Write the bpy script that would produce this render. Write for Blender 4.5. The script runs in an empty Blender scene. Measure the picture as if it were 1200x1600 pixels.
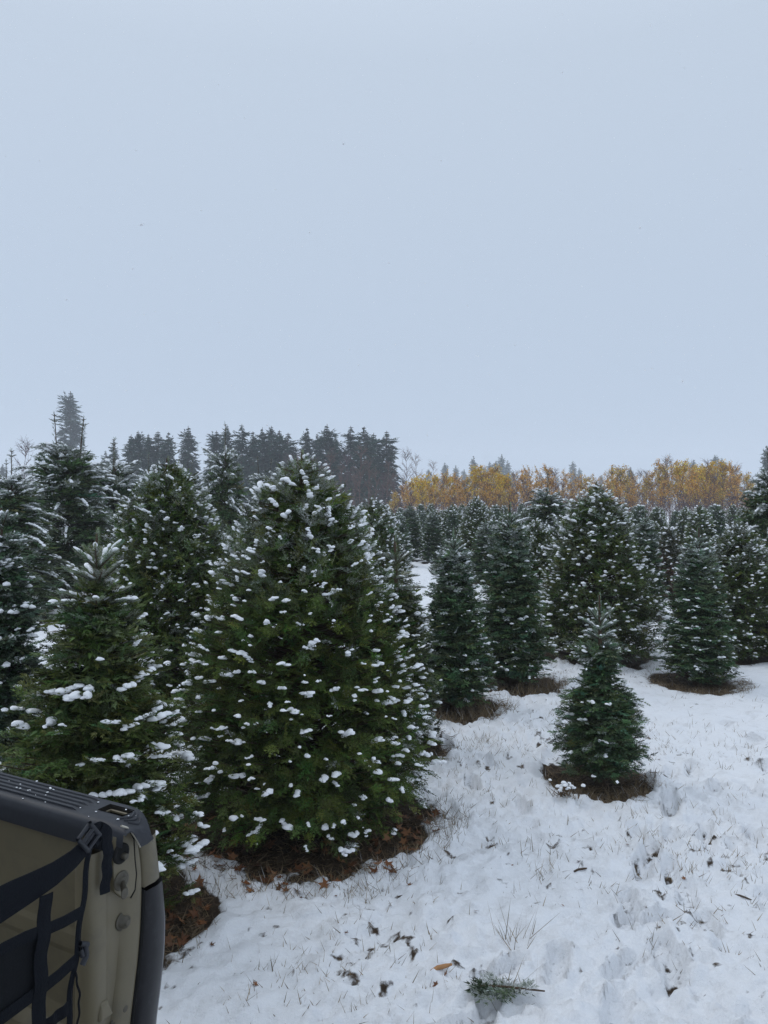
import bpy, bmesh, math
import numpy as np
from mathutils import Vector
PI = math.pi
R_ = math.radians
sc = bpy.context.scene
COL = sc.collection

# ------------------------------------------------------------------ camera, sky, sun, exposure
CAM_H = 2.1
cam_d = bpy.data.cameras.new('camera')
cam_d.sensor_fit = 'VERTICAL'
cam_d.sensor_height = 36.0
cam_d.lens = 27.0
cam_d.shift_y = -15.0 / 1600.0
cam_d.clip_start = 0.05
cam_d.clip_end = 3000.0
cam = bpy.data.objects.new('camera', cam_d)
cam.location = (0, 0, CAM_H)
cam.rotation_euler = (PI / 2, 0, 0)
COL.objects.link(cam)
sc.camera = cam

SUN_ELEV, SUN_ROT = R_(48), R_(-60)
w = bpy.data.worlds.new('World')
sc.world = w
w.use_nodes = True
wn = w.node_tree
wn.nodes.clear()
out = wn.nodes.new('ShaderNodeOutputWorld')
sky = wn.nodes.new('ShaderNodeTexSky')
sky.sky_type = 'NISHITA'
sky.sun_disc = False
sky.sun_elevation = SUN_ELEV
sky.sun_rotation = SUN_ROT
bg1 = wn.nodes.new('ShaderNodeBackground')
bg1.inputs['Strength'].default_value = 0.06
wn.links.new(sky.outputs[0], bg1.inputs['Color'])
tc = wn.nodes.new('ShaderNodeTexCoord')
sep = wn.nodes.new('ShaderNodeSeparateXYZ')
wn.links.new(tc.outputs['Generated'], sep.inputs[0])
ramp = wn.nodes.new('ShaderNodeValToRGB')          # overcast cloud deck: brighter overhead than at the horizon
ramp.color_ramp.elements[0].position = 0.0
ramp.color_ramp.elements[0].color = (0.452, 0.548, 0.690, 1)
ramp.color_ramp.elements[1].position = 1.0
ramp.color_ramp.elements[1].color = (0.88, 0.965, 1.09, 1)
e = ramp.color_ramp.elements.new(0.5)
e.color = (0.525, 0.612, 0.730, 1)
wn.links.new(sep.outputs['Z'], ramp.inputs[0])
bg2 = wn.nodes.new('ShaderNodeBackground')
bg2.inputs['Strength'].default_value = 1.0
wn.links.new(ramp.outputs[0], bg2.inputs['Color'])
mixw = wn.nodes.new('ShaderNodeMixShader')
mixw.inputs[0].default_value = 0.93
wn.links.new(bg1.outputs[0], mixw.inputs[1])
wn.links.new(bg2.outputs[0], mixw.inputs[2])
wn.links.new(mixw.outputs[0], out.inputs[0])

sun_d = bpy.data.lights.new('sun', 'SUN')
sun_d.energy = 0.5
sun_d.angle = R_(30)
sun_d.color = (1.0, 0.97, 0.93)
sun = bpy.data.objects.new('sun', sun_d)
dirv = Vector((math.sin(SUN_ROT) * math.cos(SUN_ELEV), math.cos(SUN_ROT) * math.cos(SUN_ELEV), math.sin(SUN_ELEV)))
sun.rotation_euler = (-dirv).to_track_quat('-Z', 'Y').to_euler()
sun.location = dirv * 50
COL.objects.link(sun)

sc.view_settings.view_transform = 'Standard'
sc.view_settings.look = 'None'
sc.view_settings.exposure = 0.12
sc.view_settings.gamma = 1.0
sc.view_settings.use_curve_mapping = False
sc.render.engine = 'CYCLES'
cy = sc.cycles
cy.max_bounces = 5
cy.diffuse_bounces = 3
cy.glossy_bounces = 2
cy.transmission_bounces = 2
cy.volume_bounces = 2
cy.transparent_max_bounces = 4
cy.use_denoising = True
cy.denoising_prefilter = 'NONE'
cy.caustics_reflective = False
cy.caustics_refractive = False


# ------------------------------------------------------------------ helpers: numpy meshes
def np_mesh(name, V, F, col=None, smooth=False, mat=None, attrs=None):
    V = np.asarray(V, dtype=np.float32)
    F = np.asarray(F, dtype=np.int32)
    me = bpy.data.meshes.new(name)
    me.vertices.add(len(V))
    me.vertices.foreach_set('co', V.ravel())
    k = F.shape[1]
    me.loops.add(F.size)
    me.loops.foreach_set('vertex_index', F.ravel())
    me.polygons.add(len(F))
    me.polygons.foreach_set('loop_start', np.arange(0, F.size, k, dtype=np.int32))
    if smooth:
        me.polygons.foreach_set('use_smooth', np.ones(len(F), dtype=bool))
    if col is not None:
        a = me.attributes.new('tint', 'FLOAT_COLOR', 'POINT')
        a.data.foreach_set('color', np.asarray(col, dtype=np.float32).ravel())
    for nm, arr in (attrs or {}).items():
        a = me.attributes.new(nm, 'FLOAT', 'POINT')
        a.data.foreach_set('value', np.asarray(arr, dtype=np.float32).ravel())
    me.update(calc_edges=True)
    if mat:
        me.materials.append(mat)
    return me


def join(parts):
    """[(V,F[,C])] -> one (V,F[,C])"""
    Vs, Fs, Cs, off = [], [], [], 0
    for p in parts:
        Vs.append(p[0])
        Fs.append(p[1] + off)
        if len(p) > 2:
            Cs.append(p[2])
        off += len(p[0])
    r = (np.concatenate(Vs), np.concatenate(Fs))
    return r + (np.concatenate(Cs),) if Cs else r


def nrm(a):
    return a / np.maximum(np.linalg.norm(a, axis=-1, keepdims=True), 1e-9)


def frames(D, U):
    X = nrm(D)
    Y = nrm(np.cross(U, X))
    Z = np.cross(X, Y)
    return np.stack([X, Y, Z], axis=-1)          # columns


def place(tpl, P, D, U, S, col=None):
    tv, tf, ts = tpl
    n, m = len(P), len(tv)
    S = np.asarray(S)
    if S.ndim == 1:
        S = S[:, None]
    L = tv[None] * S[:, None, :] if S.shape[1] == 3 else tv[None] * S[:, :, None]
    Rm = frames(D, U)
    V = np.einsum('nij,nmj->nmi', Rm, L) + P[:, None, :]
    F = (tf[None] + (np.arange(n) * m)[:, None, None]).reshape(-1, tf.shape[1])
    r = (V.reshape(-1, 3), F)
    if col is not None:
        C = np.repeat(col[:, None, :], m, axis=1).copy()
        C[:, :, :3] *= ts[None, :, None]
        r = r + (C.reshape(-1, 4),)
    return r


def tubes(P, rad, k=4):
    """P (n,m,3) polylines, rad (n,m) -> V,F (quads)"""
    P = np.asarray(P, float)
    rad = np.asarray(rad, float)
    n, m, _ = P.shape
    T = np.gradient(P, axis=1)
    T = nrm(T)
    ref = np.where(np.abs(T[..., 2:3]) > 0.9, np.array([1.0, 0, 0]), np.array([0, 0, 1.0]))
    A = nrm(np.cross(T, ref))
    B = np.cross(T, A)
    th = np.arange(k) * 2 * PI / k
    ring = A[:, :, None, :] * np.cos(th)[None, None, :, None] + B[:, :, None, :] * np.sin(th)[None, None, :, None]
    V = P[:, :, None, :] + ring * rad[:, :, None, None]
    idx = np.arange(n * m * k).reshape(n, m, k)
    a = idx[:, :-1, :]
    b = idx[:, 1:, :]
    F = np.stack([a, np.roll(a, -1, 2), np.roll(b, -1, 2), b], axis=-1).reshape(-1, 4)
    return V.reshape(-1, 3), F


def ico(sub):
    bm = bmesh.new()
    bmesh.ops.create_icosphere(bm, subdivisions=sub, radius=1.0)
    V = np.array([v.co[:] for v in bm.verts])
    F = np.array([[v.index for v in f.verts] for f in bm.faces])
    bm.free()
    return V, F


ICO = {1: ico(1), 2: ico(2), 3: ico(3)}


def blobs(P, D, Rad, rng, lod=2, flat=0.45, lump=0.22):
    """snow lumps: ellipsoids with their own bumps and a flatter underside"""
    tv, tf = ICO[lod]
    n, m = len(P), len(tv)
    ph = rng.uniform(0, 6.28, (n, 4, 1))
    k = rng.normal(0, 2.2, (n, 4, 3))
    arg = np.einsum('nkj,mj->nkm', k, tv) + ph
    f = 1 + lump * np.sin(arg).sum(1) * 0.5
    L = tv[None] * f[..., None]
    L = np.where(L[..., 2:3] < 0, L * np.array([1, 1, flat]), L)
    L = L * Rad[:, None, :]
    Rm = frames(D, np.tile([0, 0, 1.0], (n, 1)))
    V = np.einsum('nij,nmj->nmi', Rm, L) + P[:, None, :]
    F = (tf[None] + (np.arange(n) * m)[:, None, None]).reshape(-1, 3)
    return V.reshape(-1, 3), F


def hash2(ix, iy, seed):
    h = (ix * 374761393 + iy * 668265263 + seed * 1442695041) & 0xFFFFFFFF
    h = ((h ^ (h >> 13)) * 1274126177) & 0xFFFFFFFF
    return ((h ^ (h >> 16)) & 0xFFFFFF) / float(0xFFFFFF)


def vnoise(x, y, seed=0):
    ix = np.floor(x).astype(np.int64)
    iy = np.floor(y).astype(np.int64)
    fx, fy = x - ix, y - iy
    fx = fx * fx * fx * (fx * (fx * 6 - 15) + 10)
    fy = fy * fy * fy * (fy * (fy * 6 - 15) + 10)
    a, b = hash2(ix, iy, seed), hash2(ix + 1, iy, seed)
    c, d = hash2(ix, iy + 1, seed), hash2(ix + 1, iy + 1, seed)
    return (a * (1 - fx) + b * fx) * (1 - fy) + (c * (1 - fx) + d * fx) * fy - 0.5


def fbm(x, y, seed=0, oct=4):
    s, a = 0, 1.0
    for i in range(oct):
        s = s + a * vnoise(x * 2 ** i, y * 2 ** i, seed + i * 17)
        a *= 0.5
    return s


def sstep(a, b, x):
    t = np.clip((x - a) / (b - a), 0, 1)
    return t * t * (3 - 2 * t)


# ------------------------------------------------------------------ helpers: objects
def tag(o, label=None, cat=None, group=None, kind=None):
    for k, v in (('label', label), ('category', cat), ('group', group), ('kind', kind)):
        if v:
            o[k] = v
    return o


def link(name, me, parent=None, kind=None):
    o = bpy.data.objects.new(name, me)
    COL.objects.link(o)
    if parent is not None:
        o.parent = parent
    if kind:
        o['kind'] = kind
    return o


def empty(name, loc, rz=0, label=None, cat=None, group=None, scale=1.0):
    o = bpy.data.objects.new(name, None)
    COL.objects.link(o)
    o.location = loc
    o.rotation_euler = (0, 0, rz)
    o.scale = (scale,) * 3 if not isinstance(scale, tuple) else scale
    o.empty_display_size = 0.1
    return tag(o, label, cat, group)


# ------------------------------------------------------------------ materials
def mat_new(name):
    m = bpy.data.materials.new(name)
    m.use_nodes = True
    nt = m.node_tree
    b = nt.nodes['Principled BSDF']
    return m, nt, b


def simple_mat(name, c, rough=0.6, spec=0.3, metal=0.0, var=0.25, scale=30.0, bump=0.0, wear=None):
    m, nt, b = mat_new(name)
    co = nt.nodes.new('ShaderNodeTexCoord')
    n = nt.nodes.new('ShaderNodeTexNoise')
    n.inputs['Scale'].default_value = scale
    n.inputs['Detail'].default_value = 5
    nt.links.new(co.outputs['Object'], n.inputs['Vector'])
    mx = nt.nodes.new('ShaderNodeMix')
    mx.data_type = 'RGBA'
    lo = [x * (1 - var) for x in c]
    hi = [min(1, x * (1 + var)) for x in c]
    mx.inputs[6].default_value = (*lo, 1)
    mx.inputs[7].default_value = (*hi, 1)
    nt.links.new(n.outputs['Fac'], mx.inputs[0])
    last = mx.outputs[2]
    if wear:
        n2 = nt.nodes.new('ShaderNodeTexNoise')
        n2.inputs['Scale'].default_value = wear[1]
        n2.inputs['Detail'].default_value = 8
        n2.inputs['Roughness'].default_value = 0.7
        nt.links.new(co.outputs['Object'], n2.inputs['Vector'])
        rp = nt.nodes.new('ShaderNodeMapRange')
        rp.inputs[1].default_value = 0.5
        rp.inputs[2].default_value = 0.72
        rp.inputs[4].default_value = wear[2]
        nt.links.new(n2.outputs['Fac'], rp.inputs[0])
        m2 = nt.nodes.new('ShaderNodeMix')
        m2.data_type = 'RGBA'
        m2.inputs[7].default_value = (*wear[0], 1)
        nt.links.new(rp.outputs[0], m2.inputs[0])
        nt.links.new(last, m2.inputs[6])
        last = m2.outputs[2]
    nt.links.new(last, b.inputs['Base Color'])
    b.inputs['Roughness'].default_value = rough
    b.inputs['Specular IOR Level'].default_value = spec
    b.inputs['Metallic'].default_value = metal
    if bump:
        bp = nt.nodes.new('ShaderNodeBump')
        bp.inputs['Strength'].default_value = bump
        bp.inputs['Distance'].default_value = 0.004
        nt.links.new(n.outputs['Fac'], bp.inputs['Height'])
        nt.links.new(bp.outputs[0], b.inputs['Normal'])
    return m


def foliage_mat(name):
    """needle colour comes with each twig (tint); alpha is how much snow dust lies on its upper faces"""
    m, nt, b = mat_new(name)
    at = nt.nodes.new('ShaderNodeAttribute')
    at.attribute_name = 'tint'
    geo = nt.nodes.new('ShaderNodeNewGeometry')
    sp = nt.nodes.new('ShaderNodeSeparateXYZ')
    nt.links.new(geo.outputs['True Normal'], sp.inputs[0])
    ab = nt.nodes.new('ShaderNodeMath')
    ab.operation = 'ABSOLUTE'
    nt.links.new(sp.outputs['Z'], ab.inputs[0])
    mp = nt.nodes.new('ShaderNodeMapRange')
    mp.inputs[1].default_value = 0.15
    mp.inputs[2].default_value = 0.75
    nt.links.new(ab.outputs[0], mp.inputs[0])
    mu = nt.nodes.new('ShaderNodeMath')
    mu.operation = 'MULTIPLY'
    nt.links.new(mp.outputs[0], mu.inputs[0])
    nt.links.new(at.outputs['Alpha'], mu.inputs[1])
    mx = nt.nodes.new('ShaderNodeMix')
    mx.data_type = 'RGBA'
    mx.inputs[7].default_value = (0.82, 0.84, 0.87, 1)
    nt.links.new(mu.outputs[0], mx.inputs[0])
    nt.links.new(at.outputs['Color'], mx.inputs[6])
    nt.links.new(mx.outputs[2], b.inputs['Base Color'])
    b.inputs['Roughness'].default_value = 0.55
    b.inputs['Specular IOR Level'].default_value = 0.25
    return m


M_NEEDLE = foliage_mat('needles')
M_LEAF = foliage_mat('leaves')
M_BARK = simple_mat('bark', (0.085, 0.06, 0.042), 0.9, 0.1, var=0.5, scale=25, bump=0.8)
M_TWIG = simple_mat('twig_bark', (0.135, 0.095, 0.098), 0.9, 0.1, var=0.35, scale=8)
M_REDTWIG = simple_mat('red_twig_bark', (0.17, 0.11, 0.095), 0.9, 0.1, var=0.35, scale=8)
M_SNOW = simple_mat('snow', (0.92, 0.935, 0.955), 0.7, 0.2, var=0.03, scale=90, bump=0.4)
M_STRAW = foliage_mat('straw')
M_PAINT = simple_mat('tan_paint', (0.142, 0.121, 0.077), 0.42, 0.42, var=0.12, scale=5, wear=((0.085, 0.075, 0.055), 7, 0.7))
M_PLAST = simple_mat('black_plastic', (0.019, 0.021, 0.027), 0.5, 0.35, var=0.25, scale=60, bump=0.15, wear=((0.04, 0.044, 0.053), 14, 0.5))
M_WEB = simple_mat('black_webbing', (0.007, 0.0085, 0.012), 0.8, 0.10, var=0.3, scale=240, bump=0.6)
M_PANEL = simple_mat('black_panel', (0.007, 0.008, 0.010), 0.85, 0.15, var=0.3, scale=200, bump=0.4)
M_LAMP = simple_mat('smoked_lamp', (0.010, 0.010, 0.013), 0.33, 0.32, var=0.2, scale=4, wear=((0.035, 0.035, 0.04), 20, 0.6))
M_STEEL = simple_mat('dull_steel', (0.085, 0.076, 0.058), 0.5, 0.4, 0.3, var=0.4, scale=60)
M_RUBBER = simple_mat('rubber', (0.012, 0.012, 0.012), 0.8, 0.2)
M_GAP = simple_mat('dark_gap', (0.02, 0.018, 0.015), 0.9, 0.1)  # near black, on the seams and the stake pocket sides

# ------------------------------------------------------------------ field positions
F_PX = 1200.0


def gxy(px, d):
    return ((px - 600.0) / F_PX * d, d)


# tree table: x pixel is only how the place was measured; every tree stands on the ground at its own distance
# (name key, px, distance, height, radius)
BIG = dict(A=(471, 5.14, 2.49, 0.865), B=(152, 3.90, 2.02, 0.50), C=(262, 7.2, 2.56, 0.66), D=(582, 13.0, 2.28, 0.70),
           E=(932, 10.3, 2.42, 0.80), F=(1155, 10.7, 1.93, 0.66), G=(744, 25.0, 2.38, 0.68), V=(838, 12.2, 1.90, 0.50),
           M=(618, 6.5, 1.88, 0.40), H=(709, 7.75, 1.87, 0.45), I=(797, 8.8, 2.13, 0.49), J=(937, 5.73, 1.47, 0.32),
           K=(1091, 9.0, 1.89, 0.47), L=(2, 5.9, 2.12, 0.42), T=(1008, 14.0, 2.02, 0.44), U=(1046, 16.8, 1.62, 0.44),
           W=(758, 20.0, 1.75, 0.5), X=(640, 28.0, 2.16, 0.56), Y=(676, 27.0, 1.95, 0.52),
           N=(105, 16.3, 3.25, 1.35), N2=(18, 14.0, 2.5, 1.1), O=(178, 19.0, 3.0, 1.2), P=(352, 17.0, 3.15, 0.85),
           Q=(856, 18.5, 2.30, 0.95), RR=(1200, 13.0, 2.5, 0.85))

rg = np.random.default_rng(11)
# far rows of small firs
FAR = []
for r_i, d in enumerate(np.arange(23.0, 56.0, 2.5)):
    half = 0.53 * d + 1.5
    for x in np.arange(-half, half, 2.1):
        X = x + rg.uniform(-.45, .45) + (r_i % 2) * 1.0
        Dd = d + rg.uniform(-.6, .6)
        px = 600 + X / Dd * F_PX
        if px < 515 and not (200 < px < 215):
            continue
        if 628 < px < 712 and Dd < 27.5:                 # the open lane
            continue
        if any(abs(px - BIG[k][0]) < 18 and abs(Dd - BIG[k][1]) < 2.0 for k in ('G', 'X', 'Y', 'W')):
            continue
        if Dd > 34 and rg.random() < 0.28:
            continue
        FAR.append((X, Dd))

PATCH = []                                                 # bare litter under the trees: x, y, radius
for k, (px, d, h, r) in BIG.items():
    x, y = gxy(px, d)
    PATCH.append((x, y, r * {'A': 1.05, 'B': 1.12, 'H': 1.15, 'I': 1.1, 'J': 1.26, 'K': 1.08, 'M': 1.0}.get(k, .90)))
for X, Dd in FAR:
    PATCH.append((X, Dd, 0.55))

# footprints: x, y, heading
FOOT = []
trk = np.random.default_rng(5)


def track(x0, y0, x1, y1, step=0.42):
    L = math.hypot(x1 - x0, y1 - y0)
    a = math.atan2(y1 - y0, x1 - x0)
    n = int(L / step)
    for i in range(n):
        s = (i + 0.5) / n
        sd = 0.1 if i % 2 else -0.1
        FOOT.append((x0 + (x1 - x0) * s - math.sin(a) * sd + trk.uniform(-.04, .04),
                     y0 + (y1 - y0) * s + math.cos(a) * sd + trk.uniform(-.04, .04), a + trk.uniform(-.25, .25), trk.uniform(.75, 1.15)))


track(0.85, 2.5, 2.2, 6.2)
track(1.25, 2.7, 1.75, 5.0)
track(2.6, 6.2, 1.2, 3.6)
track(0.0, 3.0, 1.6, 3.9)
track(1.9, 3.4, 3.6, 7.8)
track(0.3, 2.4, 0.75, 3.7)
track(0.9, 5.0, 0.5, 7.2)
track(1.8, 6.5, 3.2, 8.6)


def ground_base(x, y):
    return 0.05 * fbm(x * 0.12, y * 0.12, 3, 2) * np.clip(np.hypot(x, y) / 6, 0, 1)


def ground_full(x, y):
    near = np.clip(1.3 - np.hypot(x, y) / 40, 0.15, 1)
    z = ground_base(x, y)
    cover = np.ones_like(x)
    edge = fbm(x * 3.0, y * 3.0, 41, 5)
    for (px, py, pr) in PATCH:
        msk = (np.abs(x - px) < pr * 1.6) & (np.abs(y - py) < pr * 1.6)
        if not msk.any():
            continue
        dx, dy = x[msk] - px, y[msk] - py
        dn = np.hypot(dx, dy) / pr + edge[msk] * 0.42
        cover[msk] = np.minimum(cover[msk], sstep(0.84, 1.10, dn))
    lumps = 0.035 * fbm(x * 1.7, y * 1.7, 7, 3) + 0.034 * fbm(x * 5.0, y * 5.0, 23, 3) + 0.024 * fbm(x * 14, y * 14, 31, 3)
    # crusty clods: ridged detail where the snow was trodden
    rid = 1 - np.abs(fbm(x * 7.5, y * 7.5, 57, 3)) * 2.2
    trod = sstep(-0.12, 0.25, fbm(x * 0.8 + 3, y * 0.8, 77, 2) + 0.12 * (x > 0.3))
    lumps = lumps + 0.026 * trod * rid + 0.030 * trod * fbm(x * 20, y * 20, 93, 2)
    crust = sstep(-.045, .045, fbm(x * 5.5 + 4, y * 5.5, 171, 4)) * 0.020 + sstep(-.04, .04, fbm(x * 11 + 7, y * 11, 191, 3)) * 0.013
    lumps = lumps + crust * (0.35 + 0.65 * trod) - 0.016
    z = z + lumps * near * (0.35 + 0.65 * cover)
    z = z - 0.035 * (1 - cover)
    thin = np.zeros_like(x)
    for (fx, fy, a, dep) in FOOT:
        msk = (np.abs(x - fx) < 0.3) & (np.abs(y - fy) < 0.3)
        if not msk.any():
            continue
        dx, dy = x[msk] - fx, y[msk] - fy
        u = dx * math.cos(a) + dy * math.sin(a)
        v = -dx * math.sin(a) + dy * math.cos(a)
        wv = 0.052 - 0.012 * np.cos(u / 0.15 * PI) * 0.5 - 0.01 * (u < -0.05)
        q = np.sqrt((u / 0.15) ** 4 + (v / wv) ** 4) ** 0.5
        inside = 1 - sstep(0.82, 1.02, q)
        rim = np.exp(-((q - 1.18) / 0.14) ** 2)
        tread = np.sin(u / 0.0285 * 2 * PI + np.abs(v) * 60) * 0.5 + 0.5
        zz = z[msk]
        zz = zz * (1 - 0.55 * inside) - dep * 0.056 * inside + 0.013 * tread * inside + 0.014 * rim * dep
        z[msk] = zz
        thin[msk] = np.maximum(thin[msk], inside * ((1 - tread) * 0.30 + .06) * dep)
    # thin spots where the grass and earth come through
    sp = fbm(x * 15 + 9, y * 15, 101, 3)
    reg = fbm(x * 1.1, y * 1.1, 131, 2)
    low = sstep(4.2, 2.6, y) * 0.11 * np.exp(-((x - 0.05) / 0.75) ** 2)
    cover = np.minimum(cover, 1 - .56 * sstep(0.42, 0.72, sp + reg * 0.42 + low + 0.05 * trod))
    cover = cover - thin - 0.10 * trod * sstep(.02, -.22, fbm(x * 5.5 + 4, y * 5.5, 171, 4))
    return z, cover


def axis_steps(start, stop, fine0, fine1, base, grow):
    """coordinates fine between fine0 and fine1 and coarser outside"""
    mid = list(np.arange(fine0, fine1, base))
    hi, s = mid[-1], base
    up = []
    while hi < stop:
        s *= grow
        hi += s
        up.append(min(hi, stop))
    lo, s = mid[0], base
    dn = []
    while lo > start:
        s *= grow
        lo -= s
        dn.append(max(lo, start))
    return np.array(dn[::-1] + mid + up)


def Y_axis():
    ys = list(axis_steps(-60, 2.3, 2.2, 2.31, 0.02, 1.3)[:-1])
    y = 2.22
    ys = [v for v in ys if v < 2.2]
    while y < 700:
        ys.append(y)
        y += 0.0180 if y < 4.0 else 0.0180 * (y / 4.0) ** 1.65
    ys.append(700)
    return np.array(ys)


xs = axis_steps(-460, 460, -1.2, 2.2, 0.0205, 1.07)
ys = Y_axis()
XX, YY = np.meshgrid(xs, ys)
ZZ, CV = ground_full(XX.ravel(), YY.ravel())
nx, ny = len(xs), len(ys)
GV = np.stack([XX.ravel(), YY.ravel(), ZZ], 1)
ii = np.arange(nx * ny).reshape(ny, nx)
GF = np.stack([ii[:-1, :-1], ii[:-1, 1:], ii[1:, 1:], ii[1:, :-1]], -1).reshape(-1, 4)

mg, nt, b = mat_new('snowy_ground')
co = nt.nodes.new('ShaderNodeTexCoord')
at = nt.nodes.new('ShaderNodeAttribute')
at.attribute_name = 'cover'
n1 = nt.nodes.new('ShaderNodeTexNoise')
n1.inputs['Scale'].default_value = 38
n1.inputs['Detail'].default_value = 6
n1.inputs['Roughness'].default_value = 0.65
nt.links.new(co.outputs['Object'], n1.inputs['Vector'])
add = nt.nodes.new('ShaderNodeMath')
add.operation = 'MULTIPLY_ADD'
add.inputs[1].default_value = 0.9
nt.links.new(n1.outputs['Fac'], add.inputs[0])
nt.links.new(at.outputs['Fac'], add.inputs[2])
mr = nt.nodes.new('ShaderNodeMapRange')
mr.interpolation_type = 'SMOOTHSTEP'
mr.inputs[1].default_value = 0.80
mr.inputs[2].default_value = 1.20
nt.links.new(add.outputs[0], mr.inputs[0])
n2 = nt.nodes.new('ShaderNodeTexNoise')
n2.inputs['Scale'].default_value = 22
n2.inputs['Detail'].default_value = 8
n2.inputs['Roughness'].default_value = 0.75
nt.links.new(co.outputs['Object'], n2.inputs['Vector'])
cr = nt.nodes.new('ShaderNodeValToRGB')
cr.color_ramp.elements[0].position = 0.3
cr.color_ramp.elements[0].color = (0.018, 0.011, 0.007, 1)
cr.color_ramp.elements[1].position = 0.75
cr.color_ramp.elements[1].color = (0.20, 0.145, 0.085, 1)
e = cr.color_ramp.elements.new(0.52)
e.color = (0.055, 0.037, 0.023, 1)
nt.links.new(n2.outputs['Fac'], cr.inputs[0])
sn = nt.nodes.new('ShaderNodeMix')
sn.data_type = 'RGBA'
sn.inputs[6].default_value = (0.82, 0.85, 0.89, 1)
sn.inputs[7].default_value = (0.90, 0.91, 0.93, 1)
nt.links.new(n1.outputs['Fac'], sn.inputs[0])
mx = nt.nodes.new('ShaderNodeMix')
mx.data_type = 'RGBA'
nt.links.new(mr.outputs[0], mx.inputs[0])
nt.links.new(cr.outputs[0], mx.inputs[6])
nt.links.new(sn.outputs[2], mx.inputs[7])
n4 = nt.nodes.new('ShaderNodeTexNoise')                  # thin, wet, slightly dirty snow in trodden spots
n4.inputs['Scale'].default_value = 7
n4.inputs['Detail'].default_value = 9
n4.inputs['Roughness'].default_value = 0.72
nt.links.new(co.outputs['Object'], n4.inputs['Vector'])
m4 = nt.nodes.new('ShaderNodeMapRange')
m4.inputs[1].default_value = 0.53
m4.inputs[2].default_value = 0.70
m4.inputs[4].default_value = 0.55
nt.links.new(n4.outputs['Fac'], m4.inputs[0])
sd = nt.nodes.new('ShaderNodeMix')
sd.data_type = 'RGBA'
sd.inputs[7].default_value = (0.60, 0.60, 0.60, 1)
nt.links.new(m4.outputs[0], sd.inputs[0])
nt.links.new(sn.outputs[2], sd.inputs[6])
nt.links.new(sd.outputs[2], mx.inputs[7])
nt.links.new(mx.outputs[2], b.inputs['Base Color'])
b.inputs['Roughness'].default_value = 0.7
b.inputs['Specular IOR Level'].default_value = 0.2
bp = nt.nodes.new('ShaderNodeBump')
bp.inputs['Strength'].default_value = 0.9
bp.inputs['Distance'].default_value = 0.014
n3 = nt.nodes.new('ShaderNodeTexNoise')
n3.inputs['Scale'].default_value = 42
n3.inputs['Detail'].default_value = 7
n3.inputs['Roughness'].default_value = 0.7
nt.links.new(co.outputs['Object'], n3.inputs['Vector'])
nt.links.new(n3.outputs['Fac'], bp.inputs['Height'])
nt.links.new(bp.outputs[0], b.inputs['Normal'])
ground = link('ground', np_mesh('ground', GV, GF, smooth=True, mat=mg, attrs={'cover': CV}), kind='structure')
ground['label'] = 'snow covered field with boot prints and bare brown rings under the trees'


def gz(x, y):
    z, c = ground_full(np.array([float(x)]), np.array([float(y)]))
    return float(z[0])


# ------------------------------------------------------------------ twig templates (unit length along +X, +Z up)
def twig(n, side_len, sides, width, up=0.15, nl=0.17, ang=58, sd=0, topn=True, stem=True):
    """a spray: main twig and side twigs, each with needles left and right (and some on top)"""
    rng = np.random.default_rng(sd)
    V, F, S = [], [], []

    def tri(p, d, L, wd):
        t = np.cross(d, [0, 0, 1.0])
        t = t / (np.linalg.norm(t) + 1e-6) * 0.6 + rng.normal(0, .45, 3)
        t = t / np.linalg.norm(t) * wd * 0.5
        k = len(V)
        V.extend([p - t, p + t, p + d * L])
        F.append([k, k + 1, k + 2])
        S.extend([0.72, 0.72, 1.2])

    tw = [(np.zeros(3), np.array([1.0, 0, 0]), 1.0)]
    for (s, L) in sides:
        for sg in (-1, 1):
            a = R_(rng.uniform(38, 55)) * sg
            d = np.array([math.cos(a), math.sin(a), rng.uniform(-.12, .12)])
            tw.append((np.array([s, 0, 0]), d / np.linalg.norm(d), L * rng.uniform(.85, 1.1)))
    for (p0, d, L) in tw:
        m = max(3, int(n * L))
        lat = np.cross([0, 0, 1.0], d)
        lat /= np.linalg.norm(lat)
        for i in range(m):
            s = (i + rng.uniform(0.2, .8)) / m
            p = p0 + d * L * s
            ll = nl * (1.05 - 0.35 * s) * rng.uniform(.85, 1.15)
            for sg in (-1, 1):
                a = R_(ang * (1 - 0.45 * s) + rng.uniform(-9, 9))
                v = d * math.cos(a) + lat * sg * math.sin(a) + np.array([0, 0, up + rng.uniform(-.2, .2)])
                tri(p, v / np.linalg.norm(v), ll, width)
            if topn and i % 2 == 0:
                v = d * 0.7 + np.array([0, 0, 0.75]) + lat * rng.uniform(-.3, .3)
                tri(p, v / np.linalg.norm(v), ll * 0.8, width)
        v = d + rng.normal(0, .08, 3)
        tri(p0 + d * L * .97, v / np.linalg.norm(v), nl * 0.8, width * 1.2)
        if stem:
            k = len(V)
            o = lat * 0.011
            V.extend([p0 - o, p0 + o, p0 + d * L])
            F.append([k, k + 1, k + 2])
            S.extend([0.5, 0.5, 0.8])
    return np.array(V), np.array(F), np.array(S)


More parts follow.
